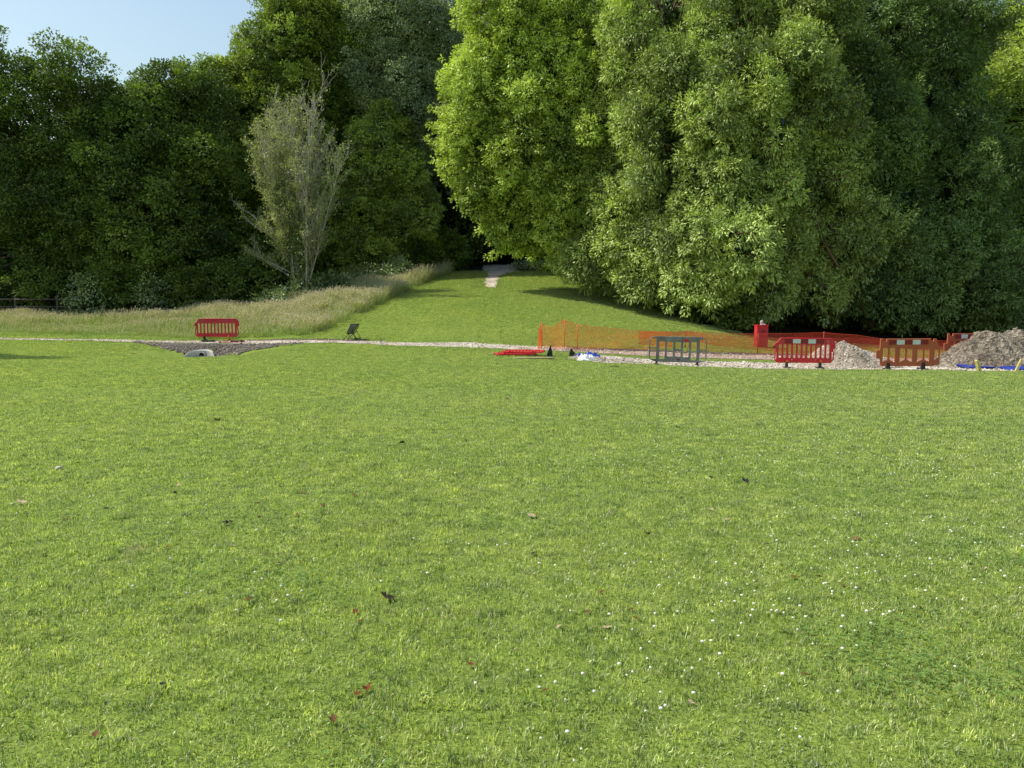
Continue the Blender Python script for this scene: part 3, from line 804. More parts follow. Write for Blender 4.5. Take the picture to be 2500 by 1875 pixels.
# --- centre: sunlit tree over the hill path
tree('ash_tree', 'bright sunlit tree arching over the path into the wood', 'tree', (5.8, 56),
     [lobe(1290, 60, 48, 130, 110), lobe(1430, 90, 49, 120, 110), lobe(1210, 190, 48, 95, 100), lobe(1330, 230, 47, 120, 100), lobe(1470, 250, 48, 100, 100),
      lobe(1155, 330, 47, 75, 80), lobe(1250, 380, 46.5, 95, 90), lobe(1390, 390, 46, 110, 100), lobe(1185, 450, 47, 65, 60), lobe(1290, 510, 47, 75, 65), lobe(1400, 530, 46, 80, 80), lobe(1345, 560, 48, 60, 40), lobe(1240, 520, 47.5, 42, 38), lobe(1440, 590, 47, 60, 50)],
     M['leaf_lime'], M['bark_brown'], .5, .25, .46, 38, (.19, .085), 7, droop=.55, rag=.45, backcull=.7, flat=.9, bough=(.85, 1.75), brf=(.62, 1.15), clear=1.5)
# --- right: big plume-leaved tree
rl = []
for (px, py, Y, w, h) in [(1600, 70, 46, 120, 100), (1790, 50, 44, 110, 90), (1960, 40, 43, 110, 80), (2140, 60, 46.5, 120, 90), (2290, 90, 48, 110, 100),
                          (1540, 200, 45, 85, 80), (1660, 180, 42.5, 85, 80), (1820, 190, 40.5, 90, 80), (1960, 170, 41, 80, 75), (2110, 200, 45, 100, 100), (2260, 220, 46.5, 110, 100),
                          (1500, 330, 45, 70, 75), (1600, 340, 43, 80, 80), (1730, 310, 40.5, 85, 75), (1880, 330, 39.5, 90, 85), (2020, 320, 42, 85, 85), (2170, 340, 44.5, 110, 100), (2310, 340, 46, 110, 120), (2400, 430, 47, 80, 110),
                          (1500, 450, 45, 70, 70), (1610, 470, 42.5, 80, 75), (1730, 450, 40.5, 80, 75), (1850, 480, 39.8, 80, 80), (2000, 460, 41.5, 90, 85), (2160, 480, 43.5, 110, 100), (2320, 500, 45, 110, 110),
                          (1440, 560, 45.5, 60, 75), (1545, 590, 43, 75, 75), (1660, 590, 40.5, 75, 75), (1780, 600, 39, 75, 75), (1910, 610, 40.5, 80, 80), (2060, 610, 42, 100, 90), (2220, 620, 43, 110, 90), (2380, 600, 44.5, 100, 110),
                          (1410, 640, 46, 45, 45), (1480, 665, 44.2, 50, 42), (1600, 690, 41.5, 60, 60), (1710, 700, 39.8, 60, 60), (1840, 720, 40.2, 80, 60), (1980, 730, 41, 90, 65), (2140, 740, 41.5, 110, 65), (2300, 740, 42, 110, 70), (2440, 720, 43, 90, 90)]:
    rl.append(lobe(px, py, Y, w, h))
RB = [l for l in rl if l[0] / l[1] > (2075 - 1250) / F]; rl = [l for l in rl if l[0] / l[1] <= (2075 - 1250) / F]  # right side of the crown split off to carry the painted shade
tree('ash_tree', 'huge plume leaved tree lit from the left behind the grey and red barriers', 'tree', (13.5, 45.5), rl,
     M['leaf_ash'], M['bark_brown'], .75, .24, .43, 44, (.22, .062), 8, droop=.75, rag=.45, backcull=.8, flat=1.2, trunk_top=8, bough=(.80, 1.95), brf=(.60, 1.25), clear=.95)
tree('ash_tree', 'tall tree with shade painted into its leaves at the right behind the spoil heap', 'tree', (24.5, 48.5), RB,
     M['leaf_painted_shade'], M['bark'], .6, .24, .46, 44, (.22, .062), 18, droop=.75, rag=.45, backcull=.8, flat=1.2, trunk_top=8, bough=(.80, 1.9), brf=(.60, 1.2), clear=.9)
tree('broadleaf_tree', 'yellow green tree at the far right edge of the picture', 'tree', (30, 54),
     [lobe(2480, 260, 52, 90, 100), lobe(2560, 150, 53, 110, 110), lobe(2500, 80, 58, 80, 60), lobe(2600, 330, 52, 110, 120), lobe(2520, 430, 52, 100, 90)],
     M['leaf_lime'], M['bark'], .4, .45, .65, 45, (.18, .12), 9, rag=.3, bough=(.95, 1.6))

# --- wood behind: shared crowns, one object each
def back_tree(px, Y, top, seed, mat, src=[None], lab=None):
    c = at(px, 700, Y); zt = at(px, top, Y).z; zg = H(c.x, Y)
    if src[0] is None:
        hgt = 18.0
        src.append(tree('woodland_tree', 'shaded tree deep in the wood behind the front trees', 'tree', (0, 70),
             [(0, 70, H(0, 70) + 14.5, 3.6, 3.4, 3.2), (-2.4, 70, H(0, 70) + 10.5, 3.2, 3, 3), (2.6, 69.5, H(0, 70) + 10, 3.2, 3, 3.2), (0, 68.8, H(0, 70) + 7.2, 4.2, 3, 2.8), (-2.6, 69.5, H(0, 70) + 4.2, 3.4, 2.6, 2.6), (2.6, 70, H(0, 70) + 4, 3.4, 2.6, 2.6)],
             M['leaf_dark'], M['bark'], .35, .95, 1.3, 90, (.26, .18), 31, rag=.3, group='shaded trees deep in the wood'))
        src[0] = src[1]; o = src[0]
    else:
        o = copy_tree(src[0])
    o.location = (c.x, Y, zg - .15)
    s = (zt - zg) / 18.0
    o.scale = (1.0, 1.0, s); o.rotation_euler = (0, 0, seed * 1.3)
    return o
for i, (px, Y, top) in enumerate([(-60, 60, 260), (170, 62, 330), (330, 60, 300), (480, 63, 220), (640, 64, 160), (820, 68, 60), (960, 70, 20), (1040, 66, 60), (1110, 84, 60), (1200, 88, 40), (1290, 86, 60),
                                  (1380, 72, -60), (1520, 66, -100), (1680, 62, -120), (1860, 60, -120), (2040, 60, -120), (2220, 60, -100), (2390, 60, 20), (2440, 52, 200), (2540, 66, -20), (2660, 58, 0), (-220, 58, 120), (1120, 74, 200), (1350, 70, 250), (250, 54, 380), (60, 56, 420), (1150, 92, 200), (1230, 80, 300), (1280, 95, 200), (1180, 78, 420), (1340, 80, 300), (1450, 78, 100), (1580, 76, 60), (1750, 74, 60), (1950, 72, 60), (-420, 56, 100), (-620, 52, 60), (-820, 49, 60)]):
    back_tree(px, Y, top, i, None)

# --- sparse half-dead tree with many thin upright stems
def sparse_tree():
    b = hit(735, 712); bx, by = at(735, 700, 48).x, 48.0; bz = H(bx, by) - .1
    root = empty('sparse_tree', (bx, by, bz)); tag(root, 'half bare tree of thin grey upright stems with sparse yellowish leaves', 'tree')
    rr = random.Random(5); mb = MB(); tips = []
    k_ = 48 / F
    def grow(p, d, ln, r0, depth):
        pts = [p]; q = p.copy(); dd = d.copy(); n = 5
        for i in range(n):
            dd = (dd + Vector((rr.gauss(0, .06), rr.gauss(0, .06), .045))).normalized(); q = q + dd * ln / n; pts.append(q.copy())
        mb.tube(pts, [r0 * (1 - .8 * i / n) + .004 for i in range(n + 1)], 5 if depth else 7)
        if depth < 3:
            for i in range({0: 12, 1: 8, 2: 4}[depth]):
                t = rr.uniform(.2, .98); j = min(int(t * n), n - 1); s = pts[j].lerp(pts[j + 1], t * n - j)
                a = rr.uniform(0, 6.28); sp_ = rr.uniform(.2, .5) if depth == 0 else rr.uniform(.35, .9)
                d2 = (dd + Vector((math.cos(a), math.sin(a), 0)) * sp_).normalized()
                grow(s, d2, ln * rr.uniform(.22, .45) * (1 if depth else .8), r0 * .36, depth + 1)
        if depth >= 1:
            for i in range(2, n + 1): tips.append((pts[i], dd))
    for i in range(19):
        a = -1.15 + 2.3 * i / 18 + rr.uniform(-.1, .1)
        d = Vector((math.sin(a) * .22 - .03, rr.uniform(-.2, .2), 1)).normalized()
        grow(Vector((rr.uniform(-.5, .5), rr.uniform(-.4, .4), 0)), d, rr.uniform(9.2, 11.6) * (1 - .22 * abs(a)), .055, 0)
    for i in range(4):  # low side boughs to the left
        d = Vector((-1, rr.uniform(-.3, .3), rr.uniform(.25, .7))).normalized()
        grow(Vector((-.3, 0, rr.uniform(1.2, 4.5))), d, rr.uniform(2.6, 4.2), .045, 1)
    mb.build('trunk', M['bark_grey'], root)
    r = np.random.default_rng(77)
    T = np.array([tuple(t[0]) for t in tips])
    w = np.clip(1.25 - T[:, 2] / 12.5, .06, 1) * np.where(T[:, 0] < 0.2, .6, .2)
    T = T[r.uniform(0, 1, len(T)) < w * .8]
    idx = np.repeat(np.arange(len(T)), 6); n = len(idx)
    C = T[idx] + r.normal(0, .14, (n, 3)) * [1, 1, .6]
    A = unit(r.normal(size=(n, 3)) + [0, 0, -.2]); q = unit(r.normal(0, .5, size=(n, 3)) + [0, 0, .9]); Nn = unit(q - A * (q * A).sum(1, keepdims=True))
    link('crown', leaves_mesh('crown', C, A, Nn, r.uniform(.07, .15, n), r.uniform(.05, .09, n), r.uniform(0, 1, n), (r.uniform(0, 1, n) < .2) * .5, M['leaf_dead']), M['leaf_dead'], root)
    # ivy on the lower stems
    n = 3500; a = r.uniform(0, 6.28, n); z = r.uniform(0, 1, n) ** 1.4 * 4.6; rad = .55 + .14 * r.normal(size=n) + z * .05
    C = np.stack([np.cos(a) * rad, np.sin(a) * rad * .8, z], 1); A = unit(r.normal(size=(n, 3)) + [0, 0, -.8]); q = unit(np.stack([np.cos(a), np.sin(a), a * 0 + .5], 1) + r.normal(0, .3, (n, 3))); Nn = unit(q - A * (q * A).sum(1, keepdims=True))
    link('ivy', leaves_mesh('ivy', C, A, Nn, r.uniform(.08, .15, n), r.uniform(.07, .12, n), r.uniform(0, 1, n), np.zeros(n), M['leaf_dark']), M['leaf_dark'], root)
sparse_tree()

# --- shrubs and brambles along the foot of the wood
def shrub(name, label, px, Y, w, h, mat, seed, cat='shrub', group=None, n=75, leaf=(.15, .11), lift=0):
    c = at(px, 700, Y); x = c.x; z = H(x, Y)
    lb = []
    rr = random.Random(seed)
    for i in range(3):
        lb.append((x + rr.uniform(-.45, .45) * w, Y + rr.uniform(-.2, .2), z + h * rr.uniform(.35, .6) + lift, w * rr.uniform(.45, .7), .8 + w * .25, h * rr.uniform(.42, .6)))
    return tree(name, label, cat, (x, Y), lb, mat, M['bark'], .06, .42, .6, n, leaf, seed, rag=.35, group=group, trunk_top=z + h * .4, stems=3)
SH = 'dark shrubs filling the foot of the wood'
for i, (px, Y, w, h, mt) in enumerate([(30, 50, 2.6, 3.0, 'leaf_dark'), (130, 49.5, 2.4, 2.6, 'leaf_dark'), (240, 49, 2.4, 3.2, 'leaf_dark'), (340, 48.8, 2.4, 3.0, 'leaf_dark'), (440, 48.6, 2.4, 2.8, 'leaf_dark'), (540, 48.6, 2.2, 2.8, 'leaf_dark'), (625, 49.5, 2.0, 3.0, 'leaf_dark'), (-70, 50, 2.8, 3.0, 'leaf_dark')]):
    shrub('woodland_shrub', 'dark leafy shrub under the trees behind the long grass on the left', px, Y, w, h, M[mt], 60 + i, group=SH)
BR = 'bramble bushes along the grassy bank'
for i, (px, Y, w, h) in enumerate([(690, 47.2, 1.5, 1.2), (760, 48.4, 1.6, 1.5), (835, 50.2, 1.5, 1.7), (905, 52.2, 1.5, 1.6), (980, 54.5, 1.5, 1.7)]):
    shrub('bramble_bush', 'pale leaved bramble bush behind the grassy bank below the sparse tree', px, Y, w, h * .85, M['leaf_bramble'], 80 + i, 'bramble', BR, 60, (.12, .09))
shrub('bramble_bush', 'low pale leafed bramble sticking out of the dark at the far left', 225, 47.8, 1.4, 2.2, M['leaf_bramble'], 91, 'bramble', None, 30, (.14, .1))
shrub('bramble_bush', 'low pale leafed bramble above the red barrier in the long grass', 375, 47.6, 1.3, 2.1, M['leaf_bramble'], 92, 'bramble', None, 26, (.14, .1))
shrub('woodland_shrub', 'dark rounded shrub at the left side of the hollow on the hill', 1075, 60.5, 2.2, 3.2, M['leaf_dark'], 93)
shrub('woodland_shrub', 'dark shrub left of the dark hollow behind the top of the bank', 1010, 58.0, 2.2, 3.0, M['leaf_dark'], 94)
shrub('woodland_shrub', 'dark shrub beside the pale post right of the hollow', 1345, 63.5, 1.8, 2.2, M['leaf_dark'], 95)
shrub('bramble_bush', 'low white flecked bramble at the top of the slope beside the path', 1300, 61.3, 1.9, .7, M['leaf_silver'], 96, 'bramble', None, 50, (.12, .09))
SR = 'dark shrubs under the big right hand tree'
for i, (px, Y, w, h) in enumerate([(1625, 44.5, 1.6, 2.4), (1690, 41.6, 1.5, 2.2), (1770, 40.2, 1.6, 1.6), (1860, 43, 2.0, 1.6), (1990, 44.5, 2.2, 1.6), (2120, 45, 2.2, 1.7), (2260, 44.5, 2.2, 1.5), (2400, 44.5, 2.2, 1.7), (2530, 44, 2.4, 2.0)]):
    shrub('woodland_shrub', 'dark shrub in the shade under the big right hand tree', px, Y, w, h, M['leaf_dark'], 110 + i, group=SR)
BS = 'shaded undergrowth deep in the wood'
u0 = shrub('woodland_shrub', 'shaded undergrowth bush deep in the wood behind the front trees', 1120, 72, 3.4, 4.6, M['leaf_dark'], 150, group=BS, n=60, leaf=(.3, .2))
for i, (px, Y) in enumerate([(1180, 76), (1240, 78), (1300, 74), (1060, 68), (1350, 70), (1150, 84), (1225, 86), (1290, 84), (1420, 62), (1520, 58), (1600, 54), (1700, 50), (1800, 50), (1900, 49), (2000, 49), (2100, 49), (2200, 49), (2300, 49), (2400, 49), (2500, 49), (2600, 49),
                            (900, 62), (800, 60), (700, 57), (600, 56), (500, 55), (400, 55), (300, 55), (200, 54), (100, 54), (0, 54), (-100, 54), (980, 64)]):
    c_ = copy_tree(u0); x_ = at(px, 700, Y).x; c_.location = (x_, Y, H(x_, Y) - .15); c_.rotation_euler = (0, 0, i * 1.1); c_.scale = (1.2, 1.2, 1 + .15 * math.sin(i * 2.))
# tree outside the left edge that throws the thin shadow on the lawn
tree('young_tree', 'young tree on the lawn beyond the left edge of the picture', 'tree', (-25.5, 28.3),
     [(-25.5, 28.3, 6.5, 1.6, 1.1, 1.8), (-25.3, 28.2, 9.0, 1.2, .9, 1.8)], M['leaf_mid'], M['bark'], .14, .5, .7, 90, (.17, .12), 140)

# bare boughs showing in the right hand tree
def boughs():
    root = empty('fallen_bough', tuple(hit(2030, 800)))
    tag(root, 'pale bare bough curving out of the shade low in the right hand tree', 'branch')
    O = root.location
    mb = MB(); Y = 40.6
    for pl, r0 in (([(1990, 520), (2005, 580), (2040, 640), (2058, 672), (2075, 705), (2110, 760), (2125, 800)], .10), ([(1975, 628), (2010, 640), (2050, 662)], .045), ([(2120, 640), (2150, 690), (2165, 720)], .035)):
        pts = [at(a, b, Y + .5 * math.sin(a) + i * .15) - O for i, (a, b) in enumerate(pl)]
        mb.tube(pts, [r0 * (.5 + .12 * i) for i in range(len(pts))], 7)
    mb.build('bough', M['bark_brown'], root)
boughs()

# pale post in the hollow
p = Vector((at(1302, 620, 64).x, 64, 0)); p.z = H(p.x, p.y)
mb = MB(); mb.box((0, 0, .95), (.34, .16, 1.9), bevel=.03); mb.box((0, 0, 1.96), (.38, .2, .08), bevel=.02)
o = mb.build('wooden_post', M['bark_grey']); o.location = p; tag(o, 'pale grey post at the mouth of the dark hollow', 'post')

# rail fence at far left, in the shade
root = empty('rail_fence', (-33, 47.9, H(-33, 47.9))); tag(root, 'low dark timber rail fence in the shade at the far left', 'fence')
zz = lambda x: H(x, 47.9) - root.location.z
for i in range(5):
    x = -36 + i * 2.6
    MB().box((x + 33, 0, zz(x) + .55), (.12, .12, 1.3), bevel=.01).build('post', M['fence_wood'], root)
for h in (.55, 1.0):
    mb = MB()
    for i in range(4):
        x0, x1 = -36 + i * 2.6, -36 + (i + 1) * 2.6
        a, b = Vector((x0 + 33, -.09, zz(x0) + h)), Vector((x1 + 33, -.09, zz(x1) + h))
        mb.tube([a, b], .045, 6)
    mb.build('rail', M['fence_wood'], root)

# ------------------------------------------------------------------ barriers
Z = 25.3 / F / 3.403      # metres per pixel of the enlarged view used for measuring
def barrier_red(mat, name='barrier', faded=False, marks=True):
    """2 m plastic chapter-8 style barrier; origin under its middle, panel bottom at .19"""
    cx, base = 385, 700
    X = lambda v: (v - cx) * Z
    Y_ = lambda v: (base - v) * Z
    root = empty(name, (0, 0, 0))
    out = [(182, 443), (605, 443), (628, 462), (640, 490), (640, 530), (625, 533), (622, 552), (630, 560), (630, 622), (604, 652), (152, 652), (132, 630), (130, 560), (140, 552), (138, 533), (131, 528), (131, 492), (150, 485)]
    out = [(X(a), Y_(b)) for a, b in out]
    holes = [slot(X(c - 13), X(c + 13), Y_(612), Y_(497)) for c in (178, 218, 258, 298, 338, 378, 418, 458, 498, 538, 578)]
    holes += [rrect(X(139), X(150), Y_(625), Y_(562), .012), rrect(X(610), X(622), Y_(622), Y_(560), .012)]
    plate('panel', out, holes, .05, .012, mat, root)
    # raised top rail
    MB().box((X(393), -.03, Y_(450)), (1.62, .018, .035), bevel=.006).build('top_rail', mat, root)
    MB().box((X(127), 0, Y_(520)), (.05, .07, .07), bevel=.01).build('hinge_lug', M['black'] if not faded else mat, root)
    for c in (237, 517):
        mb = MB(); s = .045
        mb.prism([(X(c - 26), Y_(650)), (X(c + 26), Y_(650)), (X(c + 14), Y_(616)), (X(c - 14), Y_(616))], -.045, -.0265)
        mb.build('foot_socket', mat, root)
    if marks:
        for i, (a, b, mm) in enumerate(((215, 279, 'refl_red'), (280, 344, 'refl_white'), (345, 407, 'refl_red'), (408, 471, 'refl_white'), (472, 540, 'refl_red'))):
            MB().box(((X(a) + X(b)) / 2, -.0435, Y_(473)), ((b - a) * Z, .006, 35 * Z)).build('reflective_sheet', M[mm], root)
        for c, zc in ((277, 627), (477, 627)):   # small white maker's marks
            mb = MB(); mb.tube([(X(c) + .022 * math.cos(t), -.030, Y_(zc) + .022 * math.sin(t)) for t in [k * .7 for k in range(7)]], .0055, 5)
            mb.build('maker_mark', M['refl_white'], root)
        mb = MB(); mb.tube([(X(570), -.030, Y_(463)), (X(578), -.030, Y_(463)), (X(572), -.030, Y_(472)), (X(580), -.030, Y_(478)), (X(572), -.030, Y_(486))], .006, 5)
        mb.build('maker_mark', M['refl_white'], root)
    return root
def foot(root, x, mat, z0=0, h=.24, w=.05, long=.62, name='foot'):
    """rubber foot: a fin standing in the panel on a long low base running front to back"""
    pts = [(-long / 2, 0), (long / 2, 0), (long / 2, .05), (.09, .07), (.05, h), (-.05, h), (-.09, .07), (-long / 2, .05)]
    mb = MB()
    a = [mb.bm.verts.new((x - w / 2, y, z + z0)) for y, z in pts]; b = [mb.bm.verts.new((x + w / 2, y, z + z0)) for y, z in pts]
    mb.bm.faces.new(a); mb.bm.faces.new(b[::-1])
    for k in range(len(a)): mb.bm.faces.new((a[k], b[k], b[(k + 1) % len(a)], a[(k + 1) % len(a)]))
    return mb.build(name, mat, root)
def place(root, px, row, Y=None, rz=0, tilt=(0, 0)):
    if Y is None: p = hit(px, row)
    else: x = at(px, row, Y).x; p = Vector((x, Y, H(x, Y)))
    root.location = p; root.rotation_euler = (tilt[0], tilt[1], rz)
    return root

def barrier_orange(name='barrier'):
    cx, base = 1235, 703
    X = lambda v: (v - cx) * Z
    Y_ = lambda v: (base - v) * Z
    root = empty(name, (0, 0, 0))
    out = [(1008, 440), (1030, 440), (1032, 464), (1056, 464), (1060, 441), (1420, 441), (1423, 466), (1441, 466), (1444, 444), (1467, 444), (1470, 470), (1493, 510), (1500, 530), (1500, 660), (1462, 664), (1455, 672), (1018, 668), (1012, 640), (1010, 606), (978, 602), (976, 538), (1006, 532)]
    out = [(X(a), Y_(b)) for a, b in out]
    holes = []
    for a, b, flip in ((1032, 1072, 0), (1088, 1132, 1), (1172, 1215, 0), (1230, 1273, 1), (1315, 1360, 0), (1373, 1415, 1)):
        q = [(a + 6, 515), (b - 6, 515), (b, 522), (b, 612 if not flip else 632), (b - 5, 618 if not flip else 635), (a + 5, 635 if not flip else 618), (a, 632 if not flip else 612), (a, 522)]
        holes.append([(X(u), Y_(v)) for u, v in q])
    holes.append([(X(u), Y_(v)) for u, v in ((1455, 522), (1480, 522), (1488, 540), (1488, 600), (1455, 625))])
    plate('panel', out, holes, .05, .012, M['orange'], root)
    for i, (a, b, mm) in enumerate(((1075, 1139, 'refl_red'), (1140, 1204, 'refl_white'), (1205, 1269, 'refl_red'), (1270, 1334, 'refl_white'), (1335, 1398, 'refl_red'))):
        MB().box(((X(a) + X(b)) / 2, -.0305, Y_(471)), ((b - a) * Z, .006, 38 * Z)).build('reflective_sheet', M[mm], root)
    for c in (1150, 1294):
        for zc in (520, 627): MB().tube([(X(c), -.032, Y_(zc)), (X(c), -.022, Y_(zc))], .014, 8).build('bolt_recess', M['black'], root)
    return root, X, Y_

def barrier_grey():
    cx, base = 1370, 672
    X = lambda v: (v - cx) * Z
    Y_ = lambda v: (base - v) * Z
    root = empty('barrier', (0, 0, 0))
    out = [(1180, 424), (1560, 424), (1600, 440), (1613, 460), (1613, 615), (1600, 630), (1545, 642), (1190, 642), (1150, 630), (1126, 608), (1126, 450), (1145, 434)]
    out = [(X(a), Y_(b)) for a, b in out]
    rr_ = lambda a, b, t, bt: rrect(X(a), X(b), Y_(bt), Y_(t), .035)
    holes = [rr_(1136, 1188, 440, 520), rr_(1138, 1188, 530, 618), rr_(1213, 1261, 468, 618), rr_(1279, 1330, 472, 595), rr_(1347, 1396, 472, 532), rr_(1347, 1396, 546, 595), rr_(1413, 1462, 472, 598), rr_(1480, 1527, 468, 622), rr_(1553, 1604, 446, 535), rr_(1553, 1604, 546, 626)]
    plate('panel', out, holes, .045, .012, M['grey'], root)
    MB().prism([(X(1409), Y_(468)), (X(1466), Y_(468)), (X(1450), Y_(440)), (X(1426), Y_(440))], -.029, -.0235).build('sticker', M['red_worn'], root)
    MB().tube([(X(1368), -.03, Y_(620)), (X(1385), -.03, Y_(620))], .02, 8).build('latch', M['black'], root)
    for c in (1195, 1538): foot(root, X(c), M['black'], 0, .14, .055)
    return root

# red barrier on the right
rb = barrier_red(M['red']); tag(rb, 'bright red slotted plastic barrier in front of the pale gravel pile', 'barrier')
for c in (237, 517): foot(rb, (c - 385) * Z, M['black'], 0, .24, .045)
MB().box(((237 - 385) * Z, -.05, .25), (.06, .012, .07), bevel=.004).build('foot_clip', M['amber'], rb)
MB().box(((517 - 385) * Z, -.05, .25), (.06, .012, .07), bevel=.004).build('foot_clip', M['amber'], rb)
place(rb, 1963, 905, 25.3, R(1), (R(-1.5), R(.6)))
# red barrier on the left, standing at the drain
lb = barrier_red(M['red_worn'], marks=False, faded=True); tag(lb, 'worn red slotted barrier standing alone behind the concrete drain outlet', 'barrier')
foot(lb, (237 - 385) * Z, M['black'], 0, .24, .06); foot(lb, (517 - 385) * Z, M['amber'], 0, .26, .06)
for i in range(7):
    MB().box((-.52 + i * .17, -.029, .965), (rnd.uniform(.08, .14), .008, .022), bevel=.003).build('moulded_lettering', M['refl_red'], lb)
place(lb, 531, 832, 34.6, R(-2))
# orange barriers
ob, X_, Y_ = barrier_orange(); tag(ob, 'faded orange barrier with red and white strip between the gravel and spoil heaps', 'barrier')
for c in (1080, 1368): foot(ob, X_(c), M['black'], 0, .25, .085)
place(ob, 2213, 905, 25.2, R(-1), (R(2), R(-.5)))
o2 = copy_tree(ob); o2['label'] = 'orange barrier half hidden behind the left shoulder of the spoil heap'; place(o2, 2366, 880, 28.9, R(4)); o2.location.z += .18
# grey barrier
gb = barrier_grey(); tag(gb, 'dirty grey open frame barrier with a small red sticker', 'barrier'); place(gb, 1653, 899, 25.8, R(-3), (R(1), R(1.2)))

# flat red barriers on the grass, stacked
FL = [('lower red barrier of the pile lying flat on the lawn by the path', 1265, 868, R(12), R(-87), .04), ('upper red barrier of the pile lying flat on the lawn by the path', 1276, 867, R(-6), R(-85), .09)]
for k, (lab, px, row, rz, tx, dz) in enumerate(FL):
    fb = barrier_red(M['red'], faded=True, marks=False); tag(fb, lab, 'barrier')
    p = hit(px, row); fb.rotation_euler = (tx, 0, rz); fb.scale = (.74, .7, .72)
    fb.location = (p.x, p.y - .35, p.z + dz)
# blue barriers lying flat
for k, (lab, px, row, rz, tx, dz, sc) in enumerate([('blue barrier lying flat in front of the spoil heap at the right edge', 2432, 902, R(3), R(-86), .06, 1), ('paler blue barrier lying flat under the other, cut by the right edge', 2535, 906, R(-4), R(-87), .03, .9)]):
    fb = barrier_red(M['blue'], faded=True, marks=False); tag(fb, lab, 'barrier')
    p = hit(px, row); fb.rotation_euler = (tx, 0, rz); fb.scale = (sc, .8, 1)
    fb.location = (p.x, p.y - .2, p.z + dz)
    if k == 0:
        pass
# loose rubber feet of the barriers, standing up
def wedge(label, px, row, Y, pts, w, mat, rz=0):
    s = Y / F
    mb = MB(); mb.prism([((a - px) * s, (row - b) * s) for a, b in pts], -w / 2, w / 2)
    o = mb.build('barrier_foot', mat); tag(o, label, 'barrier foot')
    x = at(px, row, Y).x; o.location = (x, Y, H(x, Y) - .01); o.rotation_euler = (0, 0, rz)
    bv = o.modifiers.new('bevel', 'BEVEL'); bv.width = .008; bv.segments = 2
    return o
wedge('black triangular foot standing up at the end of the pale board', 1345, 881, 27.2, [(1333, 880), (1343, 852), (1345, 852), (1350, 880), (1340, 882)], .16, M['black'])
wedge('black triangular foot standing beside the blue sheet', 1394, 866, 28.0, [(1388, 867), (1393, 846), (1396, 845), (1400, 853), (1406, 857), (1394, 866)], .14, M['black'])
wedge('yellow fin shaped foot in front of the spoil heap, left of the pair', 2388, 908, 24.5, [(2378, 880), (2382, 878), (2397, 907), (2388, 908)], .10, M['yellow'], R(15))
wedge('yellow fin shaped foot at the right edge on the blue barrier', 2483, 908, 24.4, [(2477, 907), (2489, 874), (2491, 876), (2484, 908)], .12, M['yellow'], R(-20))
# board
mb = MB(); mb.box((0, 0, .03), (1.35, .22, .03), Euler((0, 0, R(9))), bevel=.005); o = mb.build('wooden_board', M['wood']); o.location = hit(1302, 876); tag(o, 'pale wooden board lying on the grass beside the red barrier pile', 'board')
mb = MB(); mb.tube([(0, 0, .03), (1.2, .1, .035)], .016, 6); o = mb.build('wooden_pole', M['wood']); o.location = hit(1192, 866); tag(o, 'thin pale pole on the grass left of the red barrier pile', 'pole')
# black feet lying on path edge by the left barrier
for px, row, l, mt, lab in ((510, 835.5, .55, 'black', 'black rubber foot lying under the left end of the worn red barrier'), (580, 836, .6, 'black', 'black rubber foot lying on the path right of the worn red barrier')):
    mb = MB(); mb.box((0, 0, .05), (l, .14, .07), bevel=.015); mb.box((l * .3, 0, .09), (.12, .1, .05), bevel=.01); o = mb.build('barrier_foot', M[mt]); o.location = hit(px, row); tag(o, lab, 'barrier foot')
mb = MB(); mb.box((0, 0, .04), (1.3, .05, .03), bevel=.008); mb.box((-.6, 0, .05), (.12, .09, .05), bevel=.008); o = mb.build('plastic_strip', M['red_worn']); o.location = hit(570, 837.5); tag(o, 'thin red plastic strip lying along the path edge', 'strip')

# blue sheet and white sack, crumpled
def crumple(name, label, cat, px, row, Y, lx, ly, hz, mat, seed, rz=0, n=26):
    xs = np.linspace(-1, 1, n); V = []
    for j in range(n):
        for i in range(n):
            u, v = xs[i], xs[j]
            q = max(0, 1 - (abs(u) ** 3 + abs(v) ** 3))
            w = mnoise.noise(Vector((u * 2.2, v * 2.2, seed))) * .5 + abs(mnoise.noise(Vector((u * 5, v * 4, seed + 5)))) * .7
            e = 1 + .18 * mnoise.noise(Vector((u * 2, v * 2, seed + 9)))
            V.append((u * lx / 2 * e, v * ly / 2 * e, hz * q ** .5 * (.55 + w) + .004))
    V = np.array(V); i = (np.arange(n - 1)[:, None] * n + np.arange(n - 1)[None]).ravel()
    o = link(name, npmesh(name, V, np.stack([i, i + 1, i + n + 1, i + n], 1), None, False), mat)
    x = at(px, row, Y).x; o.location = (x, Y, H(x, Y)); o.rotation_euler = (0, 0, rz)
    return tag(o, label, cat)
crumple('blue_sheet', 'crumpled deep blue plastic sheet beside the start of the gravel strip', 'plastic sheet', 1432, 864, 28.0, 1.05, .5, .22, M['blue'], 3, R(-8))
crumple('white_sack', 'white crumpled sack on the small gravel heap', 'sack', 1432, 884, 26.7, .62, .4, .24, M['sack'], 8, R(10))
crumple('white_sack', 'flat white sack scrap at the front of the gravel heap', 'sack', 1425, 887, 26.4, .45, .2, .08, M['sack'], 12, R(-5))
crumple('plastic_sheet', 'strip of clear pale plastic on the ground between the orange barrier feet', 'plastic sheet', 2215, 901, 25.6, .9, .18, .05, M['sack'], 17, R(4))

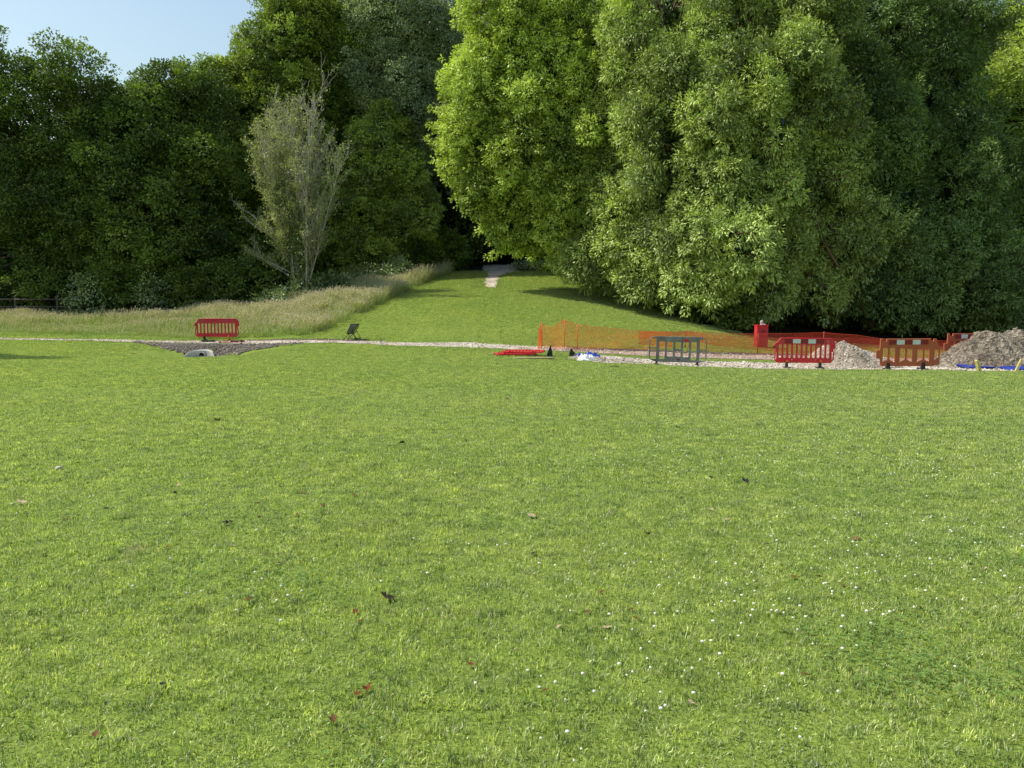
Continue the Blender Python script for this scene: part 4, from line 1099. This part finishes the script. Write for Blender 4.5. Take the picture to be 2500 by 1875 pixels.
# ------------------------------------------------------------------ heaps
def rock_batch(P, sizes, seed, flat=.65):
    """many irregular stones as one array mesh"""
    bm = bmesh.new(); bmesh.ops.create_icosphere(bm, subdivisions=1, radius=1)
    bv = np.array([tuple(v.co) for v in bm.verts]); bf = np.array([[v.index for v in f.verts] for f in bm.faces]); bm.free()
    r = np.random.default_rng(seed); n = len(P)
    V = bv[None] * r.uniform(.6, 1.3, (n, len(bv), 1)) * np.stack([r.uniform(.7, 1.3, n), r.uniform(.7, 1.3, n), r.uniform(.45, .9, n) * flat / .65], 1)[:, None, :]
    a = r.uniform(0, 6.28, n); ca, sa = np.cos(a)[:, None], np.sin(a)[:, None]
    x = V[..., 0] * ca - V[..., 1] * sa; y = V[..., 0] * sa + V[..., 1] * ca
    V = np.stack([x, y, V[..., 2]], -1) * np.asarray(sizes)[:, None, None] + np.asarray(P)[:, None, :]
    Fq = (np.arange(n)[:, None, None] * len(bv) + bf[None]).reshape(-1, 3)
    return V.reshape(-1, 3), Fq
def heap(name, label, peaks, box, mat, stone_mats, nst, ssize, seed, rough=.08, big=0.):
    """mound = smooth union of cones; peaks: (x,y,h,rx,ry)"""
    x0, x1, y0, y1 = box; st = .045
    X, Y = np.meshgrid(np.arange(x0, x1, st), np.arange(y0, y1, st))
    def hf(X, Y):
        h = np.full(X.shape, -.08)
        for (px, py, hh, rx, ry) in peaks:
            d = np.sqrt(((X - px) / rx) ** 2 + ((Y - py) / ry) ** 2)
            h = np.maximum(h, hh * (1.04 - d) - .06 * np.exp(-(d / .16) ** 2) * hh - .02)
        return h
    h = hf(X, Y)
    nz = np.array([mnoise.fractal(Vector((a * 3.4, b * 3.4, seed)), .8, 2.1, 6) for a, b in zip(X.ravel(), Y.ravel())]).reshape(X.shape)
    h = h + nz * rough * np.clip(h * 3 + .4, .2, 1.0)
    cx, cy = (x0 + x1) / 2, (y0 + y1) / 2; cz = H(cx, cy)
    root = empty(name, (cx, cy, cz)); tag(root, label, 'heap')
    Zz = height(X, Y) + h - cz
    V = np.stack([X - cx, Y - cy, Zz], -1).reshape(-1, 3); n = X.shape[1]
    ii = (np.arange(X.shape[0] - 1)[:, None] * n + np.arange(n - 1)[None]).ravel()
    Fq = np.stack([ii, ii + 1, ii + n + 1, ii + n], 1)
    keep = (h.ravel()[Fq] > -.03).any(1)
    link('mound', npmesh('mound', V, Fq[keep], None, False), mat, root)
    r = np.random.default_rng(seed)
    px = r.uniform(x0, x1, nst * 4); py = r.uniform(y0, y1, nst * 4)
    hh = hf(px, py); k = hh > -.02; px, py, hh = px[k][:nst], py[k][:nst], hh[k][:nst]
    ix = np.clip(((px - x0) / st).astype(int), 0, X.shape[1] - 1); iy = np.clip(((py - y0) / st).astype(int), 0, X.shape[0] - 1)
    pz = Zz[iy, ix]
    sz = r.uniform(*ssize, len(px)) ** 1; sz *= np.where(r.uniform(0, 1, len(px)) < .06, 2.0, 1) * np.where(r.uniform(0, 1, len(px)) < big, 3.2, 1)
    P = np.stack([px - cx, py - cy, pz + sz * .15], 1)
    for q, sm in enumerate(stone_mats):
        sel = np.arange(len(P)) % len(stone_mats) == q
        V2, F2 = rock_batch(P[sel], sz[sel], seed + q)
        o = link('loose_stones', npmesh('stones', V2, F2), sm, root); o['kind'] = 'stuff'
    return root
def wx(px, Y): return (px - 1250) / F * Y
Yg = 27.2
heap('gravel_heap', 'pale gravel heap behind and right of the red barrier', [(wx(2058, Yg), Yg, .98, 1.45, 1.3), (wx(2030, Yg), Yg + .1, .97, 1.1, 1.2), (wx(2100, Yg), Yg, .68, 1.5, 1.1)], (wx(1945, Yg), wx(2200, Yg), 25.6, 28.8), M['gravel'], [M['stone_a'], M['stone_a'], M['stone_b']], 6500, (.010, .026), 41, .06)
Ys = 27.6
heap('spoil_heap', 'large heap of grey brown earth and rubble at the right edge', [(wx(2440, Ys), Ys, 1.28, 2.2, 1.9), (wx(2405, Ys), Ys, 1.42, 1.75, 1.8), (wx(2370, Ys), Ys - .1, 1.12, 1.45, 1.5), (wx(2478, Ys + .3), Ys + .3, 1.5, 1.6, 1.7), (wx(2520, Ys + .3), Ys + .3, 1.3, 2.4, 1.8), (wx(2600, Ys), Ys, 1.0, 2.4, 1.8)], (wx(2255, Ys), wx(2740, Ys), 25.2, 29.8), M['spoil'], [M['stone_b'], M['stone_b'], M['stone_d']], 6500, (.010, .032), 42, .13, .008)
p = hit(1450, 880)
heap('gravel_heap', 'low small gravel heap under the white sack', [(p.x, p.y, .16, 1.0, .7), (p.x + .7, p.y - .1, .12, 1.4, .5), (p.x - .5, p.y + .1, .14, .5, .5)], (p.x - 1.2, p.x + 2.4, p.y - .8, p.y + .8), M['gravel'], [M['stone_a'], M['stone_b']], 1200, (.010, .026), 43, .03)

# loose stones on paths and on the bank
def stones(name, label, poly, n, ssize, mats_, seed, lift=.02):
    r = np.random.default_rng(seed); lo, hi = poly.min(0), poly.max(0)
    x = r.uniform(lo[0], hi[0], n * 6); y = r.uniform(lo[1], hi[1], n * 6)
    k = inpoly(poly, x, y) & (np.abs(x) < y * .7 + 4); x, y = x[k][:n], y[k][:n]; s = r.uniform(*ssize, len(x)); s *= np.where(r.uniform(0, 1, len(x)) < .08, 1.7, 1)
    P = np.stack([x, y, height(x, y) + lift], 1)
    V, Fq = rock_batch(P, s, seed)
    mi = np.repeat(r.integers(0, len(mats_), len(x)), 20)[:len(Fq)]
    me = npmesh(name, V, Fq, None, False, mi)
    o = link(name, me, mats_); return tag(o, label, 'stones', None, 'stuff')
stones('path_stones', 'loose pale stones on the long gravel path', PATHS[0], 5200, (.012, .03), [M['stone_a'], M['stone_a'], M['stone_b']], 51)
stones('track_stones', 'loose stones on the pinkish track behind the barriers', PATHS[1], 2500, (.012, .035), [M['stone_a'], M['stone_b']], 52)
stones('strip_stones', 'loose pale stones on the gravel strip under the barriers', PATHS[2], 5200, (.012, .04), [M['stone_a'], M['stone_a'], M['stone_b']], 53)
M['stone_c'] = solid('dark_clod', (.17, .145, .115), .95, .35, 9, .4, 40)
stones('bank_rubble', 'dark rubble and clods on the bank around the drain outlet', PATHS[4], 5200, (.014, .045), [M['stone_c'], M['stone_c'], M['stone_b'], M['stone_c'], M['stone_c']], 54)

# ------------------------------------------------------------------ concrete drain outlet
p = hit(493, 873); Yd = p.y; s = Yd / F
root = empty('drain_outlet', (p.x, Yd, p.z - .03)); tag(root, 'curved concrete drain outlet with a pipe mouth painted dark in the rubble bank', 'drain outlet')
# headwall with curved wings: swept profile
hw = .62
mb = MB(); n = 22; top = []; 
ring = []
for k in range(n + 1):
    t = -1 + 2 * k / n
    x = t * hw; yb = .0 + .42 * abs(t) ** 2.2 * -1 + .10       # wings come towards the viewer
    h = .36 - .16 * abs(t) ** 2.5 - .10 * max(0, abs(t) - .8) / .2
    ring.append((x, yb, h))
prof = lambda x, y, h: [(x, y, -.1), (x * 1.0, y - .02, h - .05), (x, y + .02, h), (x, y + .16, h + .0), (x, y + .2, h - .06), (x, y + .2, -.1)]
rows = [[mb.bm.verts.new(v) for v in prof(*q)] for q in ring]
for a, b in zip(rows, rows[1:]):
    for i in range(5): mb.bm.faces.new((a[i], b[i], b[i + 1], a[i + 1]))
mb.bm.faces.new(rows[0]); mb.bm.faces.new(rows[-1][::-1])
mb.build('headwall', M['concrete'], root)
mb = MB()
pr = [( .165 * math.cos(t), .165 * math.sin(t)) for t in [2 * math.pi * k / 20 for k in range(20)]]
for (r0, r1, y0, y1) in ((.11, .14, -.045, .05),):
    A = [[mb.bm.verts.new((rr_ * math.cos(2 * math.pi * k / 20), y, .12 + rr_ * math.sin(2 * math.pi * k / 20))) for k in range(20)] for rr_, y in ((r1, y1), (r1, y0), (r0, y0), (r0, y1))]
    for a, b in zip(A, A[1:]):
        for k in range(20): mb.bm.faces.new((a[k], a[(k + 1) % 20], b[(k + 1) % 20], b[k]))
mb.build('pipe_rim', M['concrete'], root)
mb = MB(); mb.tube([(0, .12, .12), (0, .045, .12)], .11, 20); mb.build('painted_pipe_mouth', M['hole'], root)  # black disc paints the darkness inside the pipe; no bore behind it

# ------------------------------------------------------------------ folding frame stand by the path
Yc = 33.4; x0 = wx(859, Yc)
root = empty('folding_stand', (x0, Yc, H(x0, Yc))); tag(root, 'small black folding frame with a leaning panel at the edge of the path', 'folding stand')
q = Yc / F / 3.403
def C(zx, zy, y=0): return Vector(((zx - 882) * q, y, (708 - zy) * q))
for yy in (-.22, .22):
    dx = yy * 40; mb = MB()
    mb.tube([C(932 + dx, 574, yy), C(900 + dx, 640, yy * 1.0), C(826 + dx * .6, 706, yy)], .015, 7)
    mb.build('front_leg', M['frame'], root)
    mb = MB(); mb.tube([C(903 + dx, 625, yy), C(942 + dx, 700, yy)], .013, 7); mb.build('rear_leg', M['frame'], root)
for yy in (-.22, .22):
    dx = yy * 40
    mb = MB(); mb.tube([C(866 + dx, 650, yy), C(912 + dx, 712, yy)], .012, 7); mb.build('cross_leg', M['frame'], root)
mb = MB(); mb.tube([C(866 - 8, 697, -.22), C(866 + 8, 697, .22)], .012, 6); mb.build('strut', M['frame'], root); mb = MB(); mb.tube([C(903, 697, -.22), C(945, 694, .22)], .016, 6); mb.build('strut', M['frame'], root)
mb = MB(); mb.tube([C(858, 656, -.2), C(888, 656, .2)], .012, 6)
mb.build('strut', M['frame'], root)
a, b, c, d = C(885, 574, -.24), C(934, 574, .24), C(886, 655, .24), C(852, 655, -.24)
mb = MB(); nn = (b - a).cross(d - a).normalized() * .012
f0 = [a - nn, b - nn, c - nn, d - nn]; f1 = [v + nn * 2 for v in f0]
mb.poly(f0); mb.poly(f1[::-1])
for i in range(4): mb.poly([f0[i], f0[(i + 1) % 4], f1[(i + 1) % 4], f1[i]])
bmesh.ops.remove_doubles(mb.bm, verts=mb.bm.verts, dist=1e-4)
mb.build('panel', M['panel_back'], root)
mb = MB(); mb.tube([a, b, c, d, a], .016, 6); mb.build('panel_rim', M['frame'], root)

# ------------------------------------------------------------------ red dog-waste bin
Yb = 34.6; x0 = wx(1857, Yb)
root = empty('litter_bin', (x0, Yb, H(x0, Yb))); tag(root, 'square red metal bin standing behind the orange netting', 'litter bin')
zb = at(1857, 852, Yb).z - root.location.z; zt_ = at(1857, 795, Yb).z - root.location.z; w = 27 * Yb / F
mb = MB(); mb.box((0, 0, (zb + zt_) / 2), (w, .42, zt_ - zb), bevel=.015); mb.build('body', M['red'], root)
mb = MB(); mb.box((0, -.02, zt_ + .015), (w * 1.05, .48, .05), bevel=.012); mb.build('lid', M['red'], root)
mb = MB(); mb.box((.04, -.218, (zb + zt_) / 2 - .03), (w * .72, .014, (zt_ - zb) * .8), bevel=.006); mb.build('door', M['red_worn'], root)
mb = MB(); mb.box((.04, -.232, zt_ - .26), (w * .36, .010, .10), bevel=.004); mb.build('label_plate', M['refl_red'], root)
mb = MB(); mb.tube([(.02, 0, zt_ + .04), (.02, 0, zt_ + .20), (.02, 0, zt_ + .25)], [.075, .075, .035], 12); mb.build('cap', M['bark_grey'], root)
mb = MB(); mb.box((.02, -.15, zt_ + .06), (.2, .1, .05), bevel=.01); mb.build('white_band', M['refl_white'], root)
mb = MB(); mb.box((0, 0, zb / 2), (.12, .12, max(zb, .1)), bevel=.01); mb.build('post', M['black'], root)

# ------------------------------------------------------------------ safety netting
def netting(name, label, line, mat, seed, cell=.055, tops=None, post_m=None, posts=(), lean=.0, sw=.011):
    """line: list of (px, Y, top_row, bottom_row) -> hanging mesh of crossing strands"""
    P = []
    for px, Y, tr, br in line:
        a, b = at(px, tr, Y), at(px, br, Y); P.append((a.x, Y, H(a.x, Y), max(.35, a.z - H(a.x, Y))))
    P = np.array(P); d = np.r_[0, np.cumsum(np.hypot(np.diff(P[:, 0]), np.diff(P[:, 1])))]
    root = empty(name, (P[0, 0], P[0, 1], P[0, 2])); tag(root, label, 'netting'); O = P[0, :3]
    n = int(d[-1] / cell); t = np.linspace(0, d[-1], n); m = 19
    X = np.interp(t, d, P[:, 0]); Y = np.interp(t, d, P[:, 1]); Ht = np.interp(t, d, P[:, 3])
    G = height(X, Y)
    v = np.linspace(0, 1, m)
    r = np.random.default_rng(seed)
    wob = np.array([[mnoise.noise(Vector((a * .8, b * 2, seed))) for a in t] for b in v])
    wob2 = np.array([[mnoise.noise(Vector((a * 1.1 + 7, b * 1.5, seed + 3))) for a in t] for b in v])
    fall = .03 * np.abs(np.sin(t * 1.4))
    XX = X[None] + .10 * wob2; YY = Y[None] + .14 * wob + lean * v[:, None]
    ZZ = G[None] + .02 + (Ht * (1 - fall))[None] * v[:, None] + .03 * wob * v[:, None]
    Pt = np.stack([XX, YY, ZZ], -1) - O
    V = []; Fs = []; off = 0
    def strip(q, w, ax):
        nonlocal off
        k = len(q); e = np.zeros(3); 
        s = np.array([1, 0, 0]) if ax == 'x' else np.array([0, 0, 1])
        a = q - s * w / 2; b = q + s * w / 2
        V.append(np.stack([a, b], 1).reshape(-1, 3)); i = np.arange(k - 1) * 2 + off
        Fs.append(np.stack([i, i + 1, i + 3, i + 2], 1)); off += 2 * k
    for i in range(n): strip(Pt[:, i], sw, 'x')
    for j in range(m): strip(Pt[j], sw * 2 if j in (0, m - 1) else sw, 'z')
    V = np.vstack(V); Fs = np.vstack(Fs); c = np.zeros((len(V), 3)); c[:, 0] = r.uniform(0, 1, len(V))
    link('net', npmesh('net', V, Fs, c), mat, root)
    for px, Yp, tr in posts:
        a = at(px, tr, Yp); z0 = H(a.x, Yp)
        mb = MB(); mb.tube([(a.x - O[0], Yp - O[1] - .03, z0 - O[2] - .05), (a.x - O[0] + .02, Yp - O[1] - .03, a.z - O[2])], .016, 7)
        mb.build('post', post_m, root)
    return root
M['post_orange'] = solid('orange_post', (.75, .10, .03), .5, .2, 6)
M['post_rust'] = solid('rusty_pin', (.30, .06, .03), .7, .3, 8)
netting('safety_netting', 'sunlit orange plastic netting at the left end of the works', [(1313, 29.6, 832, 851), (1316, 30.0, 808, 852), (1322, 30.6, 789, 850), (1345, 30.4, 800, 850), (1378, 31.0, 781, 851), (1409, 31.2, 793, 852), (1480, 31.6, 801, 854), (1560, 32.0, 808, 857), (1640, 32.6, 814, 860)], M['net'], 3,
        posts=[(1322, 30.6, 787), (1378, 31.0, 779), (1409, 31.2, 792)], post_m=M['post_orange'])
netting('safety_netting', 'red orange plastic netting stretching behind the grey and red barriers', [(1560, 33.4, 814, 858), (1672, 33.0, 809, 862), (1720, 32.4, 812, 864), (1850, 32.2, 815, 868), (1960, 32.0, 814, 870), (2010, 32.0, 811, 872), (2080, 31.6, 818, 873), (2170, 31.2, 828, 876), (2300, 31.0, 832, 880), (2420, 31, 832, 880)], M['net_red'], 5, sw=.009,
        posts=[(1674, 33.0, 806), (2010, 32.0, 809), (1850, 32.2, 814), (2170, 31.2, 826)], post_m=M['post_rust'])
netting('safety_netting', 'second slack run of red netting bunched behind the grey barrier', [(1560, 34.6, 818, 850), (1690, 34.8, 812, 855), (1780, 33.8, 822, 860), (1900, 33.6, 826, 864), (2100, 33.0, 826, 868), (2330, 32.4, 832, 872)], M['net_red'], 9, cell=.075, sw=.007,
        posts=[(1715, 34.6, 812)], post_m=M['post_rust'])

# ------------------------------------------------------------------ fallen leaves and bits on the lawn
def curl_leaf(seed, size):
    r = random.Random(seed); n = 7; V = []; out = []
    outline = [(0, 0), (.18, .28), (.05, .42), (.34, .40), (.42, .62), (.62, .40), (.78, .44), (.74, .22), (1, 0), (.74, -.24), (.8, -.42), (.6, -.36), (.4, -.58), (.32, -.36), (.06, -.4), (.16, -.24)]
    mb = MB(); cu = r.uniform(.3, 1.0); tw = r.uniform(-.6, .6)
    c = mb.bm.verts.new((.45 * size, 0, .02 * size))
    vs = []
    for x, y in outline:
        x += r.uniform(-.06, .06); y *= r.uniform(.7, 1.15)
        z = cu * (y * y * .9 + (x - .45) ** 2 * .7) + tw * x * y * .6
        vs.append(mb.bm.verts.new((x * size, y * size * (1 - .3 * cu), z * size)))
    for i in range(len(vs)):
        f = mb.bm.faces.new((c, vs[i], vs[(i + 1) % len(vs)])); f.smooth = False
    return mb
def drop(name, label, px, row, size, mat, seed, group=None, cat='leaf', up=.015):
    size = size * .68
    mb = curl_leaf(seed, size); mb.tube([(0, 0, .0), (-.35 * size, .04 * size, .06 * size)], .0015, 4)
    o = mb.build(name, mat); p = hit(px, row); r = random.Random(seed)
    o.location = (p.x, p.y, p.z + up); o.rotation_euler = (r.uniform(-.4, .4), r.uniform(-.4, .4), r.uniform(0, 6.28))
    return tag(o, label, cat, group)
K = 1250 / 2212.
spec = [(955, 950 + 905 * K, .15, 'dark_leaf', 'large crumpled dark leaf alone on the near lawn left of centre', 0),
        (543, 950 + 597 * K, .13, 'dark_leaf', 'dark curled leaf with a pointed shadow side, left middle of the lawn', 0),
        (522, 950 + 142 * K, .20, 'dark_leaf', 'upright black leaf far out on the left of the lawn', 0),
        (975, 950 + 240 * K, .12, 'dark_leaf', 'small black leaf in the middle distance left of centre', 0),
        (612, 950 + 925 * K, .09, 'red_leaf', 'single orange red leaf in the lower left of the lawn', 0),
        (1250 + 1020 * K, 950 + 420 * K, .14, 'dark_leaf', 'dark leaf in the middle of the right half of the lawn', 0),
        (1250 + 590 * K, 950 + 640 * K, .11, 'dark_leaf', 'olive dark leaf just right of centre on the lawn', 0),
        (1250 + 1500 * K, 950 + 658 * K, .09, 'dead_leaf', 'lone brown leaf in the right part of the lawn', 0),
        (1240, 975, .17, 'red_leaf', 'red brown leaf in the centre far from the viewer', 0),
        (895, 950 + 1322 * K, .07, 'red_leaf', 'right one of two red leaves near the bottom left of centre', 0),
        (878, 950 + 1324 * K, .06, 'red_leaf', 'left one of two red leaves near the bottom left of centre', 0),
        (62, 950 + 505 * K, .16, 'dry_leaf', 'dry brown leaf at the left edge of the lawn', 0),
        (1250 + 395 * K, 950 + 1060 * K, .08, 'dry_leaf', 'pale dry leaf among the clover right of centre', 0),
        (1250 + 105 * K, 950 + 565 * K, .12, 'dry_leaf', 'pale dry curled leaf near the middle of the lawn', 0),
        (815, 950 + 1475 * K, .06, 'dead_leaf', 'thin brown leaf near the bottom edge left of centre', 0)]
for i, (px, row, s_, m_, lab, _) in enumerate(spec): drop('fallen_leaf', lab, px, row, s_, M[m_], 700 + i)
p = hit(143, 950 + 352 * K); V_, F_ = rock_batch([(0, 0, .02)], [.03], 5); o = link('stone', npmesh('stone', V_, F_), M['stone_a']); o.location = p; tag(o, 'small white stone on the grass near the left edge', 'stone')
small = [(745, 455, 0), (860, 745, 0), (705, 1300, 0), (115, 545, 0), (270, 572, 1), (1105, 500, 2), (1120, 572, 2), (1280, 560, 1), (1320, 455, 2), (1705, 580, 1), (1525, 465, 2), (1490, 390, 0), (1400, 510, 1), (1215, 765, 3), (1005, 690, 3), (1320, 745, 0),
         (1545, 980, 2), (1865, 1012, 2), (2050, 1218, 2), (410, 1520, 1), (1560, 1015, 2), (300, 305, 0), (340, 325, 0), (190, 265, 0), (355, 230, 0), (400, 235, 0), (670, 155, 0), (860, 205, 0), (1410, 215, 0), (1085, 122, 0), (875, 135, 0), (750, 237, 0), (575, 245, 0), (1130, 250, 0), (2190, 45, 2), (1700, 80, 0), (2150, 120, 0),
         (480, 350, 0), (455, 370, 0), (765, 430, 3), (470, 525, 0), (735, 690, 1), (570, 625, 3), (200, 725, 0), (1385, 845, 0), (2020, 225, 1)]
mats4 = ['dark_leaf', 'dead_leaf', 'red_leaf', 'dry_leaf']; words = ['dark', 'brown', 'red brown', 'dry pale']
for i, (a, b, k) in enumerate(small):
    row = 950 + b * K; d = (row - 765); s_ = .035 + .04 * min(1, 400 / d)
    drop('fallen_leaf', 'small %s dead leaf scattered on the left half of the lawn' % words[k], a * K, row, s_, M[mats4[k]], 800 + i, 'small %s leaves on the left half of the lawn' % words[k])
small2 = [(245, 118, 0), (665, 115, 0), (720, 168, 0), (850, 193, 0), (1170, 97, 0), (915, 107, 0), (370, 172, 0), (175, 190, 0), (340, 340, 0), (690, 325, 0), (885, 320, 0), (850, 385, 0), (580, 330, 0), (1460, 245, 0), (2000, 290, 0), (730, 545, 0), (410, 540, 3), (850, 528, 3), (95, 722, 0), (165, 745, 1), (1215, 830, 2), (1340, 835, 1), (1415, 860, 2), (1995, 785, 0), (2030, 790, 3),
          (375, 900, 1), (320, 970, 1), (505, 965, 2), (535, 1000, 2), (400, 950, 2), (1780, 965, 2), (1275, 1250, 2), (130, 1328, 2), (790, 1395, 3), (190, 1050, 3), (15, 1155, 3), (1225, 635, 3), (935, 572, 3), (1100, 685, 0), (1060, 160, 0), (840, 205, 0)]
for i, (a, b, k) in enumerate(small2):
    row = 950 + b * K; d = (row - 765); s_ = .035 + .04 * min(1, 400 / d)
    drop('fallen_leaf', 'small %s dead leaf scattered on the right half of the lawn' % words[k], 1250 + a * K, row, s_, M[mats4[k]], 900 + i, 'small %s leaves on the right half of the lawn' % words[k])
mb = MB(); mb.tube([(0, 0, .03), (.12, .03, .04), (.3, .0, .03)], [.01, .012, .006], 6); mb.tube([(.1, .02, .035), (.2, .08, .05)], .006, 5)
o = mb.build('twig', M['dark_leaf']); o.location = hit(1490, 897); tag(o, 'dark twig on the grass in front of the small gravel heap', 'twig')

# ------------------------------------------------------------------ light, sky, camera
SUN_EL, SUN_AZ = R(51), R(-82)       # azimuth measured from +Y towards +X
d = Vector((math.sin(SUN_AZ) * math.cos(SUN_EL), math.cos(SUN_AZ) * math.cos(SUN_EL), math.sin(SUN_EL)))
sl = bpy.data.lights.new('sun', 'SUN'); sl.energy = 5.0; sl.angle = R(.53); sl.color = (1, .965, .88)
so = bpy.data.objects.new('sun', sl); COL.objects.link(so); so.rotation_euler = d.to_track_quat('Z', 'Y').to_euler()
w = bpy.data.worlds.new('World'); S.world = w; w.use_nodes = True; nt = w.node_tree
bg = nt.nodes['Background']; sk = nt.nodes.new('ShaderNodeTexSky'); sk.sky_type = 'NISHITA'; sk.sun_disc = False
sk.sun_elevation = SUN_EL; sk.sun_rotation = SUN_AZ; sk.air_density = 1.8; sk.dust_density = 1.5; sk.ozone_density = 2.0
nt.links.new(sk.outputs[0], bg.inputs[0]); bg.inputs[1].default_value = .15
cam = bpy.data.cameras.new('camera'); co = bpy.data.objects.new('camera', cam); COL.objects.link(co)
cam.sensor_width = 36; cam.lens = F / 2500 * 36; cam.clip_end = 3000; cam.clip_start = .05
co.location = (0, 0, CAMZ); co.rotation_euler = (R(90) - PITCH, 0, 0)
S.camera = co
S.view_settings.view_transform = 'Standard'; S.view_settings.look = 'None'; S.view_settings.exposure = 0
S.render.resolution_x = 1024; S.render.resolution_y = 768
S.cycles.max_bounces = 6; S.cycles.diffuse_bounces = 2; S.cycles.transmission_bounces = 4; S.cycles.transparent_max_bounces = 4
